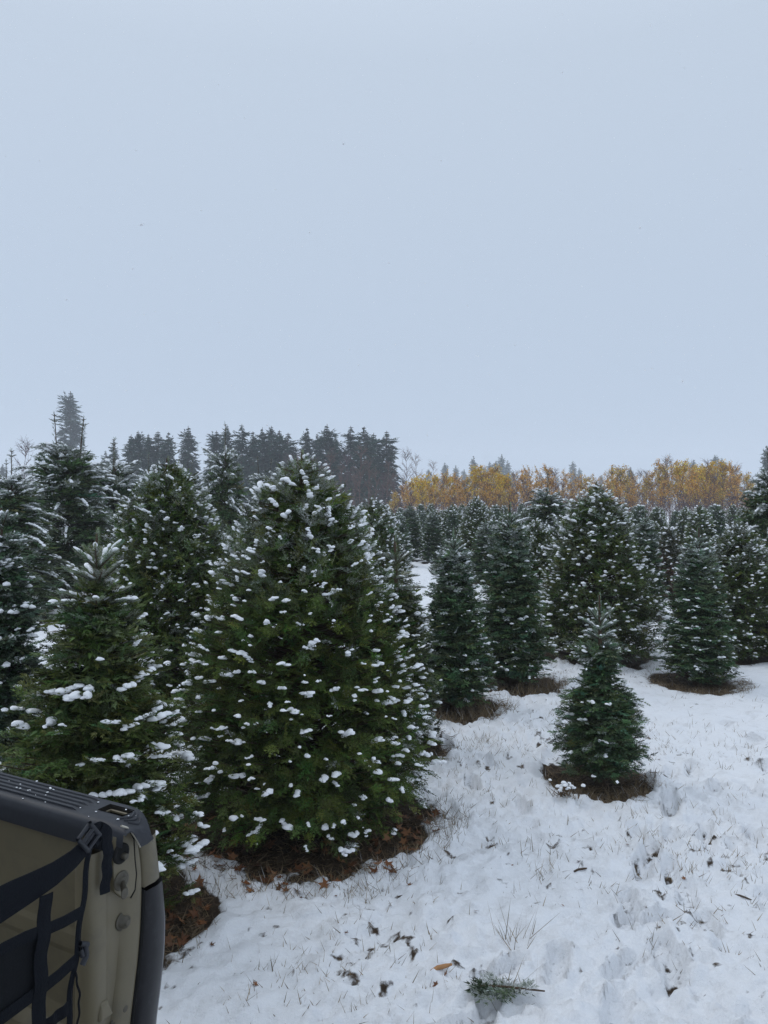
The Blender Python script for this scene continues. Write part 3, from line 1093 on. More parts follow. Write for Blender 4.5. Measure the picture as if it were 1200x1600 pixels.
for px in np.arange(615, 1180, 7.5):
    d = rb.uniform(62, 80)
    pp = px + rb.uniform(-5, 5)
    h = CAM_H + (HZ - bird_top(pp) + rb.uniform(-30, 14)) / F_PX * d
    put_birch(BARE[rb.integers(0, 3)], pp, d, max(3, h), 'bare', 'leafless grey brown sapling between the golden birches', 'bare saplings among the birches')
for px in np.arange(624, 1176, 7.0):
    d = rb.uniform(54, 61)
    put_birch(BARE[rb.integers(0, 3)], px + rb.uniform(-4, 4), d, rb.uniform(2.0, 3.0), 'bare', 'low bare purple brown stems crowding the foot of the golden birches', 'low bare stems under the birches')
for px, top in ((445, 712), (468, 705), (490, 716), (518, 700), (532, 722), (545, 712), (561, 698), (575, 712), (588, 730), (604, 722), (617, 735), (505, 725), (553, 735), (596, 742), (637, 705), (652, 712), (677, 722)):
    d = rb.uniform(84, 94)
    put_birch(BARE[rb.integers(0, 3)], px, d, CAM_H + (HZ - top) / F_PX * d, 'bare', 'leafless reddish sapling in front of the dark conifer stand', 'bare saplings before the dark conifers')

# ------------------------------------------------------------------ small firs of the far rows
FARFIR = []
for i in range(4):
    if i < 2:
        tr = shorn_tree(500 + i, 2.0, .52, power_prof(.5), 190, 8, T_LOW, .20, NOBL, tiers=13, elev=(5, 18, 45), snow=.75, snow_r=.034, blob_lod=1, blobs_n=(1, 2),
                        leader=.16, frost=(.25, .9), fol_len=.3, fill=.5, top_whorl=(5, (.2,), (.2,), (35,)))
    else:
        tr = shorn_tree(500 + i, 2.0, .55, power_prof(.42), 230, 8, T_LOW, .19, DOUG, elev=(0, 25, 60), snow=.85, snow_r=.034, blob_lod=1, blobs_n=(1, 2),
                        leader=.08, frost=(.15, .8), fol_len=.3, fill=.5)
    FARFIR.append(tree_meshes('farfir%d' % i, tr))
for i, (X, Dd) in enumerate(FAR):
    k = rb.integers(0, 4)
    s = rb.uniform(.78, 1.06)
    if X / Dd > .2 and Dd < 36:
        k = rb.choice([2, 3, 1])
    put_tree('small_fir', FARFIR[k], X, Dd, 'small snow dusted fir in the packed far rows before the birches', 'fir tree', 'small firs in the far rows',
             rb.uniform(0, 6.28), (s * rb.uniform(.9, 1.1), s * rb.uniform(.9, 1.1), s))


# ------------------------------------------------------------------ the firs one can tell apart
def at_(k):
    px, d, h, r = BIG[k]
    return (*gxy(px, d), h, r)


SH = [tree_meshes('shorn%d' % i, shorn_tree(600 + i, 2.3, .72, interp_prof(SHORN), 820, 5, T_FIR_MD, .125, DOUG, elev=(-5, 25, 62), snow=.85,
                                            snow_r=.0195, blob_lod=1, blobs_n=(1, 3), leader=.10, frost=(.10, .9), fol_len=.26)) for i in range(2)]
C_SH = tree_meshes('shorn_c', shorn_tree(620, 2.5, .62, interp_prof(ROUND), 760, 6, T_FIR_MD, .135, DOUG, elev=(-5, 28, 65), snow=.92, snow_r=.0160, blob_lod=1,
                                         blobs_n=(1, 3), leader=.16, frost=(.05, .6), fol_len=.28))


def put_scaled(name, meshes, key, H0, R0, label, rz, cat='fir tree', group=None):
    x, y, h, r = at_(key)
    return put_tree(name, meshes, x, y, label, cat, group, rz, (r / R0, r / R0, h / H0))


put_scaled('shorn_fir', C_SH, 'C', 2.5, .64, 'broad rounded fir dotted with snow behind the biggest fir at its left', 0.4)
put_scaled('shorn_fir', SH[0], 'D', 2.3, .72, 'round topped fir thickly dotted with snow just behind the biggest fir at its right', 1.9)
put_scaled('shorn_fir', SH[1], 'E', 2.3, .72, 'large dense cone shaped fir speckled with snow behind the smallest near fir', 0.2)
put_scaled('shorn_fir', SH[0], 'F', 2.3, .72, 'bushy snow speckled fir at the right edge behind the thin fir with a bare ring', 3.3)
put_scaled('shorn_fir', SH[1], 'G', 2.3, .72, 'round domed fir in the distance straight behind the snowy lane, below the birches', 2.6)
put_scaled('shorn_fir', SH[1], 'V', 2.3, .72, 'snow speckled fir half hidden just left of the large dense cone shaped fir', 4.4)

x, y, h, r = at_('A')
A_T = tree_meshes('big_fir', shorn_tree(640, h, r, interp_prof(BIGP), 1100, 6, T_FIR_HI, .118, DOUG, t0=.055, elev=(-26, 20, 66), snow=.86, snow_r=.0145, dust=.03,
                                        blob_lod=2, blobs_n=(1, 5), leader=.16, frost=(.0, .75), fol_len=.30, rough=.055, snow_top=.8))
put_tree('shorn_fir', A_T, x, y, 'biggest dense fir with scattered snow lumps above a ring of brown leaves', rz=0.3)

x, y, h, r = at_('B')
B_PROF = interp_prof([(0, .8), (.05, .9), (.2, 1.0), (.38, .92), (.45, .86), (.53, .74), (.69, .55), (.775, .42), (.81, .30), (.86, .16), (.9, .06), (1, .01)])
B_T = tree_meshes('front_fir', shorn_tree(660, h, r, B_PROF, 460, 6, T_NOB_HI, .125, (.102, .138, .038), t0=.06, tiers=12, flat=.4, dust=.03, elev=(-6, 14, 40), snow=.36, snow_r=.0185, blob_lod=2,
                                          blobs_n=(2, 6), leader=.22, frost=(.0, .3), fol_len=.34, rough=.11, snow_bias=.45, t_max=.86, whorl_snow=1.15, snow_top=.95,
                                          top_whorl=(6, (.23, .30, .42), (.15, .15, .22), (50, 42, 26))))
put_tree('open_fir', B_T, x, y, 'open tiered fir with snow laden branch ends right behind the truck bed', rz=0.1)

x, y, h, r = at_('J')
J_PROF = interp_prof([(0, .7), (.08, .90), (.16, 1.0), (.28, 1.0), (.41, .92), (.49, .74), (.55, .50), (.59, .36), (.63, .46), (.69, .56), (.72, .50), (.75, .28), (.79, .12), (1, .02)])
J_T = tree_meshes('small_near_fir', shorn_tree(680, h, r, J_PROF, 430, 6, T_NOB_HI, .09, NOBL, t0=.12, tiers=12, flat=.4, dust=.04, elev=(-6, 10, 45), snow=.12, snow_r=.015, blob_lod=2,
                                               blobs_n=(2, 5), leader=.17, frost=(.0, .5), fol_len=.22, rough=.10, snow_top=.9, t_max=.76,
                                               top_whorl=(6, (.25, .31, .37), (.12, .14, .11), (48, 36, 30))))
put_tree('small_fir', J_T, x, y, 'smallest near fir standing alone on a bare brown ring in the open snow', rz=0.9)

NB = [tree_meshes('noble%d' % i, shorn_tree(700 + i, 1.85, .42, power_prof(.52, .06, .9), 440, 6, T_NOB_MD, .097, NOBL, t0=.08, tiers=17, flat=.45, dust=.09, elev=(-4, 12, 45), snow=.30 + .06 * i,
                                            snow_r=.016, blob_lod=1, blobs_n=(1, 4), leader=.16, frost=(.0, .9), t_max=.88, fol_len=.22, rough=.09, snow_top=.6, snow_bias=.6,
                                            top_whorl=(6, (.23, .29, .37), (.11, .14, .16), (46, 36, 26)))) for i in range(2)]
put_scaled('slim_fir', NB[0], 'H', 1.85, .42, 'slim blue green fir with a frosted tip and grassy ring next to the biggest fir', 0.2)
put_scaled('slim_fir', NB[1], 'I', 1.85, .42, 'tall full blue green fir with a thin leader between two frosted tipped slim firs', 2.1)
put_scaled('slim_fir', NB[0], 'K', 1.85, .42, 'slim fir on an oval bare ring at the right beside the large cone shaped fir', 3.9)
put_scaled('slim_fir', NB[1], 'T', 1.85, .42, 'dark narrow fir in the shade right behind the large cone shaped fir', 5.0)
put_scaled('slim_fir', NB[0], 'W', 1.85, .42, 'dark fir seen in the gap between two slim blue green firs', 1.2)
put_scaled('slim_fir', NB[1], 'X', 1.85, .42, 'small columnar fir at the far end of the snowy lane, the one further left', 2.8)
put_scaled('slim_fir', NB[0], 'Y', 1.85, .42, 'small columnar fir at the far end of the snowy lane, the one further right', 0.7)
x, y, h, r = at_('L')
L_T = tree_meshes('edge_fir', shorn_tree(720, h, r, power_prof(.55, .06, .95), 440, 5, T_NOB_MD, .12, (.074, .122, .058), t0=.07, tiers=12, flat=.5, elev=(-8, 10, 42), snow=.55, snow_r=.021,
                                         blob_lod=1, blobs_n=(2, 4), leader=.16, frost=(.1, .7), fol_len=.28, rough=.13, top_whorl=(6, (.2, .33), (.19, .24), (40, 18))))
put_tree('tiered_fir', L_T, x, y, 'tiered fir with heavy snow on its branches cut by the left edge', rz=1.0)
x, y, h, r = at_('M')
M_T = tree_meshes('tucked_fir', shorn_tree(730, h, r, power_prof(.5, .06, .95), 400, 4, T_NOB_MD, .12, (.092, .124, .030), t0=.06, tiers=12, elev=(-6, 14, 42), t_max=.76, snow=.45, snow_r=.017,
                                           flat=.6, blob_lod=2, blobs_n=(1, 4), leader=.24, frost=(.1, .8), fol_len=.26, rough=.1, top_whorl=(6, (.30, .42, .5), (.17, .22, .22), (45, 20, 10))))
put_tree('tiered_fir', M_T, x, y, 'olive green fir with a bare leader tucked behind the right side of the biggest fir', rz=2.0)
x, y, h, r = at_('U')
U_T = tree_meshes('brown_fir', shorn_tree(740, h, r, power_prof(.5), 330, 5, T_LOW, .14, (.07, .08, .03), tiers=13, elev=(0, 14, 40), snow=.5, snow_r=.025, blob_lod=1, blobs_n=(1, 2),
                                          leader=.12, frost=(.1, .6), fol_len=.26, brown=.62))
put_tree('browning_fir', U_T, x, y, 'fir with rust brown lower needles in the row gap at the right', rz=0.0)

WD = [tree_meshes('wild%d' % i, wild_tree(800 + i, 3.2, 1.1, (.082, .122, .048), spacing=.13, nper=7, a=.85, b_=.95, K=12, tpl=T_FIR_MD, slen=.185, leader=.75, snow=1.0, snow_r=.032,
                                          blob_lod=1, trunk_r=.05, frost=.6, side=.30, twin=(i == 0), prof=lambda t: np.maximum(1 - t, 0) ** .55 * (.85 + .15 * sstep(0, .2, t)), top_b=.55, a_top=1.5, fingers=.30,
                                          fill=3.0)) for i in range(3)]


def put_wild(key, k, label, rz):
    x, y, h, r = at_(key)
    return put_tree('unshorn_fir', WD[k], x, y, label, 'fir tree', None, rz, (r / 1.1, r / 1.1, h / 3.2))


put_wild('N', 0, 'wide unshorn fir with two tall bare leaders and long snowy arching branches', 0.0)
put_wild('N2', 1, 'unshorn fir at the left edge with snow along long drooping branches', 1.0)
put_wild('O', 2, 'unshorn fir with one thin leader right behind the one with two leaders', 2.0)
put_wild('P', 1, 'tall narrow unshorn fir with upswept pale branches behind the gap by the biggest fir', 3.0)
put_wild('Q', 2, 'unshorn fir with a tall thin cross tipped leader against the birches', 4.0)
put_wild('RR', 1, 'unshorn fir cut by the right edge with snowy arching boughs', 5.2)
WPX = (412, 300, 232, 62, 330, 448, 520, 180, 10, 485)
for i, (px, d, h) in enumerate(((412, 24, 2.9), (300, 26, 2.9), (232, 25, 3.0), (62, 24, 2.7), (330, 21, 2.6), (448, 28, 2.8), (520, 23, 2.25), (180, 30, 3.2), (10, 22, 2.7), (485, 30, 2.7))):
    x, y = gxy(px, d)
    put_tree('unshorn_fir', WD[i % 3], x, y, 'shaggy unshorn fir half hidden in the second rank, %s from the left edge' % ORD[sum(q < px for q in WPX)], 'fir tree', 'half hidden unshorn firs at the left',
             i * 1.3, (.95 * h / 3.2, .95 * h / 3.2, h / 3.2))
# the same rank goes on past the left edge of the view
for i, (px, d, h) in enumerate(((-120, 17, 2.9), (-260, 20, 3.1), (-60, 27, 3.0), (-190, 28, 2.8), (-420, 24, 3.0), (-330, 32, 3.1), (-560, 30, 2.9), (-700, 26, 3.0))):
    x, y = gxy(px, d)
    put_tree('unshorn_fir', WD[i % 3], x, y, 'shaggy unshorn fir of the left rank standing past the edge of the view', 'fir tree', 'unshorn firs past the left edge',
             i * 1.1, (h / 3.2, h / 3.2, h / 3.2))
# thin leafless sapling at the far left
x, y = gxy(33, 40)
t = empty('bare_sapling', (x, y, gz(x, y)), 0.5, 'thin leafless sapling with a spindly top above the left skyline', 'tree', None, (CAM_H + (HZ - 692) / F_PX * 40) / 6.0)
link('trunk', BARE[1]['trunk'], t)
link('branches', BARE[1]['branches'], t, 'stuff')

# ------------------------------------------------------------------ pickup truck bed
UU = np.array([.881, -.472])
VVv = np.array([-.472, -.881])
OO = np.array([-.560, 1.860])
truck = empty('pickup_truck', (OO[0], OO[1], 0), math.atan2(UU[1], UU[0]), 'tan pickup truck bed corner with ribbed black rail cap and cargo net', 'pickup truck')


def LP(u, v, w):
    return (u, -v, w)


def on_plane(px, py, u0=0.0):
    """where the sight line to a measured point meets the upright plane u = u0 across the tailgate opening"""
    a, b2 = (px - 600) / F_PX, (HZ - py) / F_PX
    d = (u0 + OO @ UU) / (a * UU[0] + UU[1])
    q = np.array([a * d, d]) - OO
    return float(q @ VVv), float(CAM_H + b2 * d)


def crop(x, y):
    return x / 3.4286, 1180 + y / 3.4286


def part(name, V, F, mat, parent=truck, smooth=False, bev=0.0, kind=None):
    me = bpy.data.meshes.new(name)
    me.from_pydata([tuple(v) for v in V], [], [tuple(f) for f in F])
    bm = bmesh.new()
    bm.from_mesh(me)
    bmesh.ops.recalc_face_normals(bm, faces=bm.faces)
    bm.to_mesh(me)
    bm.free()
    if smooth:
        me.polygons.foreach_set('use_smooth', np.ones(len(me.polygons), dtype=bool))
    me.materials.append(mat)
    o = link(name, me, parent, kind)
    if bev:
        md = o.modifiers.new('bevel', 'BEVEL')
        md.width = bev
        md.segments = 3
        md.limit_method = 'ANGLE'
    return o


def boxvf(u0, u1, v0, v1, w0, w1):
    V = [LP(u, v, w_) for u in (u0, u1) for v in (v0, v1) for w_ in (w0, w1)]
    F = [(0, 1, 3, 2), (4, 6, 7, 5), (0, 4, 5, 1), (2, 3, 7, 6), (0, 2, 6, 4), (1, 5, 7, 3)]
    return V, F


def loft(rows, closed=False):
    """rows of equal length point lists -> quads"""
    n, m = len(rows), len(rows[0])
    V = [p for r_ in rows for p in r_]
    F = []
    for i in range(n - 1):
        for j in range(m - (0 if closed else 1)):
            k = (j + 1) % m
            F.append((i * m + j, i * m + k, (i + 1) * m + k, (i + 1) * m + j))
    return V, F


# how the post leans: boundary between jamb and tail lamp, and the outer skin, by height
jb = [on_plane(*p) for p in ((222, 1323), (226, 1350), (228, 1390), (226, 1450), (222, 1500), (216, 1550), (210, 1600))]
ob = [on_plane(*p, -0.03) for p in ((243, 1310), (247, 1345), (251, 1385), (255, 1430), (254, 1480), (249, 1530), (240, 1600))]
jw, jv = [p[1] for p in jb][::-1], [p[0] for p in jb][::-1]
ow, ov = [p[1] for p in ob][::-1], [p[0] for p in ob][::-1]


def vjamb(w_):
    return float(np.interp(w_, jw, jv)) + max(0, jw[0] - w_) * .12


def vout(w_):
    return float(np.interp(w_, ow, ov)) + max(0, ow[0] - w_) * .12


RAIL = 1.35
# --- rail cap: ribbed top with a stake pocket opening, rounded end, skirts on both sides
us = [-1.75, -1.2, -.8, -.5, -.30, -.20, -.185, -.170, -.155, -.128, -.10, -.07, -.045, -.03, -.015, -.004, .006, .012]
vs_ = [-.012, -.010, -.004, .004, .015, .024, .034, .0435, .053, .062, .071, .080, .090, .097, .101, .103]
ribs = [.008, .0245, .0415, .0585, .0755]
vt = sorted(set(vs_ + [c + o_ for c in ribs for o_ in (-.006, -.004, .004, .006)]))


def cap_top(u, v):
    w_ = RAIL
    e_ = max(0, (v - .09) / .013)
    w_ -= .010 * e_ ** 2
    e_ = max(0, (.0 - v) / .012)
    w_ -= .010 * e_ ** 2
    if u < -.170:
        f = min(1, (-.170 - u) / .015)
        for c in ribs:
            if abs(v - c) <= .0041:
                w_ += .0045 * f
    eu = max(0, (u + .05) / .062)
    return w_ - .030 * eu ** 2.2 * max(0, 1 - v / .10) - .004 * eu


def cap_v(u, v):
    eu = max(0, (u + .09) / .102)
    return v + (.028 * eu ** 2) * max(0, 1 - (v + .012) / .07)


V, F = [], []
nv_ = len(vt)
uf = sorted(set(us + [-1.5, -1.0, -.65, -.40]))
for u in uf:
    for v in vt:
        V.append(LP(u, cap_v(u, v), cap_top(u, v)))
for i in range(len(uf) - 1):
    for j in range(nv_ - 1):
        if uf[i] >= -.1281 and uf[i + 1] <= -.0449 and vt[j] >= .0149 and vt[j + 1] <= .0531:
            continue
        a = i * nv_ + j
        F.append((a, a + 1, a + nv_ + 1, a + nv_))
# inner and outer skirts
for side_j, dv, drop in ((nv_ - 1, .003, .052), (0, -.004, .045)):
    st = len(V)
    for u in uf:
        v, w_ = cap_v(u, vt[side_j]), cap_top(u, vt[side_j])
        ee = max(0, min(1, (u + .05) / .06))
        dd = drop * (1 - (.45 if side_j else .62) * ee)
        V.append(LP(u, v + dv, w_ - drop * .4))
        V.append(LP(u, v + dv * 1.3, w_ - dd))
    for i in range(len(uf) - 1):
        a, b2 = st + 2 * i, st + 2 * i + 2
        F.append((i * nv_ + side_j, (i + 1) * nv_ + side_j, b2, a))
        F.append((a, b2, b2 + 1, a + 1))
# end skirt: hangs deep at the outer corner, shallow at the inner side
CAPV, CAPW = zip(*sorted(on_plane(*crop(*p), .018) for p in ((575, 425), (615, 432), (634, 436), (644, 374), (680, 388), (712, 420), (738, 460), (755, 492), (790, 474), (830, 440))))
st = len(V)
i = len(uf) - 1
for v in vt:
    w_ = cap_top(uf[-1], v)
    dp = max(.004, w_ - float(np.interp(cap_v(uf[-1], v), CAPV, CAPW)))
    V.append(LP(uf[-1] + .006, cap_v(uf[-1], v), w_ - dp * .4))
    V.append(LP(uf[-1] + .007, cap_v(uf[-1], v), w_ - dp))
for j in range(nv_ - 1):
    a, b2 = st + 2 * j, st + 2 * j + 2
    F.append((i * nv_ + j, i * nv_ + j + 1, b2, a))
    F.append((a, b2, b2 + 1, a + 1))
rail = part('rail_cap', V, F, M_PLAST, smooth=True)
rail['label'] = 'ribbed black plastic rail cap'
md = rail.modifiers.new('edge', 'EDGE_SPLIT')
md.split_angle = R_(38)
# raised chevrons on the rounded end of the cap
for k in range(3):
    pts = []
    for s in np.linspace(-1, 1, 9):
        u = -.030 + k * .013 - .012 * s * s
        v = .040 + s * .024
        pts.append((u, cap_v(u, v), cap_top(u, v)))
    arr = np.array([[LP(*p) for p in pts]])
    Vt, Ft = tubes(arr, np.full((1, 9), .0035), 6)
    part('rib', Vt, Ft, M_PLAST, rail, smooth=True)
# stake pocket well: painted lip and dark sides
rim = []
for (u, v) in ((-.128, .015), (-.128, .053), (-.045, .053), (-.045, .015)):
    rim.append([LP(u, v, RAIL + .0015), LP(u + (.004 if u < -.1 else -.004), v + (.003 if v < .03 else -.003), RAIL - .012), LP(u + (.004 if u < -.1 else -.004), v + (.003 if v < .03 else -.003), RAIL - .07)])
V, F = loft(rim + [rim[0]])
part('stake_pocket', V, F, M_GAP)
lip = []
pc = [(-.122, .019), (-.122, .049), (-.051, .049), (-.051, .019), (-.122, .019)]
Vt, Ft = tubes(np.array([[LP(u, v, RAIL - .012) for u, v in pc]]), np.full((1, 5), .0035), 5)
part('pocket_lip', Vt, Ft, M_PAINT)

# --- inner bed wall with a pressed ridge, bulkhead, floor
rows = []
for w_, v in ((1.31, .095), (1.27, .088), (1.20, .082), (1.06, .080), (1.045, .084), (1.01, .084), (.995, .080), (.86, .078), (.82, .085), (.79, .11)):
    rows.append([LP(u, v, w_) for u in np.linspace(-1.62, -.10, 6)])
V, F = loft(rows)
part('bed_side_panel', V, F, M_PAINT, smooth=False)
rows = []
for u in np.linspace(-1.15, -.40, 13):
    q = (u + .775) / .375
    top = .80 + .20 * math.sqrt(max(0, 1 - q * q))
    rows.append([LP(u, .075, top + .02), LP(u, .20, top), LP(u, .24, top - .03 if top > .84 else top), LP(u, .245, .79)])
V, F = loft(rows)
part('wheel_housing', V, F, M_PAINT, smooth=True)
V, F = [], []
nfl = 40
rows = []
for i in range(nfl + 1):
    v = .07 + i * (1.30 / nfl)
    w_ = .792 + (.012 if (i // 2) % 2 else 0)
    rows.append([LP(-1.62, v, w_), LP(0.0, v, w_)])
V, F = loft(rows)
part('bed_floor', V, F, M_PAINT)
V, F = boxvf(-1.66, -1.62, .0, 1.44, .78, 1.33)
part('bulkhead', V, F, M_PAINT, bev=.008)

# --- end post facing the tailgate opening, pressed like the photograph's: rounded inner corner, crease, recessed outer field
wl = [1.318, 1.31, 1.28, 1.24, 1.20, 1.15, 1.10, 1.05, 1.0, .95, .9, .85, .78]
rows = []
for w_ in wl:
    vj = vjamb(w_)
    vi = .188
    prof_ = [(-.14, .080), (-.115, .10), (-.09, .150), (-.06, .178), (-.03, vi), (-.012, vi - .003), (-.003, vi - .012), (-.0005, vi - .028), (-.002, vi - .046), (-.014, vi - .054),
             (-.020, vi - .062), (-.020, vj + .060), (-.0105, vj + .052), (-.010, vj + .02), (-.008, vj + .008), (-.012, vj + .001), (-.035, vj)]
    rows.append([LP(u, v, w_) for u, v in prof_])
V, F = loft(rows)
post = part('end_post', V, F, M_PAINT, smooth=True)
md = post.modifiers.new('edge', 'EDGE_SPLIT')
md.split_angle = R_(50)
# pressed plate on the upper post with its seam, and the white edged flange under the cap
pl = [crop(*p) for p in ((625, 440), (655, 385), (690, 400), (716, 450), (722, 560), (730, 640), (722, 720), (700, 760), (655, 765), (612, 730), (606, 600))]
pv = [on_plane(px, py, -.008) for px, py in pl]
n_ = len(pv)
V = [LP(-.0075, v, w_) for v, w_ in pv] + [LP(-.020, v, w_) for v, w_ in pv]
F = [tuple(range(n_))] + [(i, (i + 1) % n_, n_ + (i + 1) % n_, n_ + i) for i in range(n_)]
part('striker_plate', V, F, M_PAINT, bev=.0025)
sm = [on_plane(*crop(*p), -.006) for p in ((690, 405), (722, 450), (728, 560), (736, 640), (728, 725), (705, 768))]
Vt, Ft = tubes(np.array([[LP(-.0095, v, w_) for v, w_ in sm]]), np.full((1, len(sm)), .0020), 5)
part('seam', Vt, Ft, M_GAP)
sm = [on_plane(*crop(*p), -.006) for p in ((700, 800), (705, 900), (690, 1000), (678, 1150), (668, 1330), (660, 1450))]
Vt, Ft = tubes(np.array([[LP(-.0190, v, w_) for v, w_ in sm]]), np.full((1, len(sm)), .0030), 5)
part('seam', Vt, Ft, M_GAP)
fl = [on_plane(*crop(*p), .004) for p in ((648, 378), (680, 388), (712, 420), (738, 460), (752, 492))]
Vt, Ft = tubes(np.array([[LP(.004, v, w_) for v, w_ in fl]]), np.full((1, len(fl)), .0024), 5)
part('flange_edge', Vt, Ft, simple_mat('pale_edge', (.5, .46, .38), .5, .4))  # thin pale tube along the flange edge


def disc_stack(name, cx_, cy_, spec, mat, u0=-.012, tilt=(0, 0), n=20, parent=truck):
    """lathe along u: spec = [(du, radius)]"""
    v0, w0 = on_plane(*crop(cx_, cy_), u0)
    rows = []
    for du, r in spec:
        rows.append([LP(u0 + du, v0 + tilt[0] * du + r * math.cos(a), w0 + tilt[1] * du + r * math.sin(a)) for a in np.linspace(0, 2 * PI, n, endpoint=False)])
    V, F = loft(rows, closed=True)
    F.append(tuple(range((len(rows) - 1) * n, len(rows) * n)))
    return part(name, V, F, mat, parent, smooth=True)


b1 = disc_stack('rubber_stop', 645, 525, [(0, .0235), (.004, .0235), (.006, .019), (.002, .015), (.001, .008)], M_RUBBER, u0=-.0065)
disc_stack('stop_pin', 658, 538, [(.0, .007), (.012, .007), (.013, .004)], M_STEEL, u0=-.006)
disc_stack('bolt', 648, 672, [(0, .022), (.002, .022), (.003, .020), (.0035, .012), (.010, .012), (.011, .010)], M_STEEL, u0=-.007)
disc_stack('latch_pin', 655, 668, [(.008, .0085), (.034, .0085), (.035, .011), (.040, .011), (.041, .009)], M_STEEL, tilt=(.75, -.25), u0=-.007)
disc_stack('bolt', 656, 888, [(0, .0215), (.002, .0215), (.003, .019), (.0035, .015), (.012, .014), (.013, .008), (.018, .0075), (.019, .005)], M_STEEL, u0=-.0185)
disc_stack('bolt', 660, 1352, [(0, .015), (.002, .015), (.0025, .009), (.008, .009), (.009, .006)], M_STEEL, u0=-.0185)
disc_stack('bolt', 622, 1440, [(0, .022), (.003, .022), (.004, .017), (.007, .016)], M_STEEL, u0=-.0185)
v0, w0 = on_plane(*crop(560, 1365), 0)
V = [LP(-.001, v0 - .02, w0 - .018), LP(-.001, v0 + .02, w0 - .018), LP(-.001, v0 + .012, w0 + .022), LP(-.001, v0 - .008, w0 + .022),
     LP(.010, v0 - .016, w0 - .014), LP(.010, v0 + .016, w0 - .014), LP(.004, v0 + .008, w0 + .014), LP(.004, v0 - .005, w0 + .014)]
part('pressed_tab', V, [(0, 1, 2, 3), (4, 5, 6, 7), (0, 1, 5, 4), (1, 2, 6, 5), (2, 3, 7, 6), (3, 0, 4, 7)], M_PAINT, bev=.003)

# --- outer skin and tail lamp
wsplit = on_plane(*crop(820, 690), -.01)[1]


def skin_rows(wlist, ulist, du=0.0, inset=0.0):
    rows = []
    for w_ in wlist:
        vj, vo = vjamb(w_), vout(w_)
        m_ = (vj + vo) / 2
        r_ = [LP(-.03, vj - .003, w_), LP(-.010 + du, vj - .004, w_), LP(-.008 + du, m_, w_), LP(-.014 + du, m_ * .45 + vo * .55, w_), LP(-.026 + du, vo * .9 + m_ * .1, w_), LP(-.045, vo, w_)]
        r_ += [LP(u, vo - .004, w_) for u in ulist]
        rows.append(r_)
    return rows


V, F = loft(skin_rows([1.288, 1.275, 1.26, 1.24, 1.22, wsplit + .004], [-.12, -.4, -.9, -1.7]))
part('corner_skin', V, F, M_PAINT, smooth=True)
V, F = loft(skin_rows(list(np.linspace(wsplit - .002, .66, 16)), [-.10, -.16], du=.008))
lamp = part('tail_lamp', V, F, M_LAMP, smooth=True)
rows = skin_rows([1.297] + list(np.linspace(wsplit + .003, .50, 18)), [-.161, -.4, -.9, -1.7])
V, F = loft([r_[6:] for r_ in rows])
part('outer_side', V, F, M_PAINT, smooth=True)
lb = [(vjamb(w_) - .001, w_) for w_ in np.linspace(wsplit, .68, 12)]
Vt, Ft = tubes(np.array([[LP(-.009, v, w_) for v, w_ in lb]]), np.full((1, 12), .0042), 6)
part('lamp_gasket', Vt, Ft, M_RUBBER)

# --- the other side, open tailgate, bumper and rear wheels (beyond the frame, low and simple)
V, F = boxvf(-1.62, -.02, 1.37, 1.46, .55, 1.32)
part('near_side', V, F, M_PAINT, bev=.02)
V, F = boxvf(-1.62, .0, 1.355, 1.475, 1.322, 1.352)
part('rail_cap', V, F, M_PLAST, bev=.01)
V, F = boxvf(.02, .50, .14, 1.32, .755, .80)
part('tailgate', V, F, M_PAINT, bev=.012)
V, F = boxvf(.05, .20, .03, 1.42, .42, .58)
part('bumper', V, F, M_PLAST, bev=.02)
for v in (.13, 1.30):
    rows = []
    for dv, r in ((-.12, .20), (-.12, .33), (-.09, .365), (.09, .365), (.12, .33), (.12, .20)):
        rows.append([LP(-.775 + r * math.cos(a), v + dv, .365 + r * math.sin(a)) for a in np.linspace(0, 2 * PI, 28, endpoint=False)])
    V, F = loft(rows, closed=True)
    ty = part('wheel', V, F, M_RUBBER, smooth=True)
    rows = []
    for dv, r in ((-.09, .20), (-.05, .17), (-.06, .06), (.06, .06), (.05, .17), (.09, .20)):
        rows.append([LP(-.775 + r * math.cos(a), v + dv, .365 + r * math.sin(a)) for a in np.linspace(0, 2 * PI, 28, endpoint=False)])
    V, F = loft(rows, closed=True)
    part('rim', V, F, M_STEEL, ty, smooth=True)

# --- cargo net across the tailgate opening
net = empty('cargo_net', (OO[0], OO[1], 0), math.atan2(UU[1], UU[0]), 'black webbing cargo net strung across the open end of the truck bed', 'cargo net')


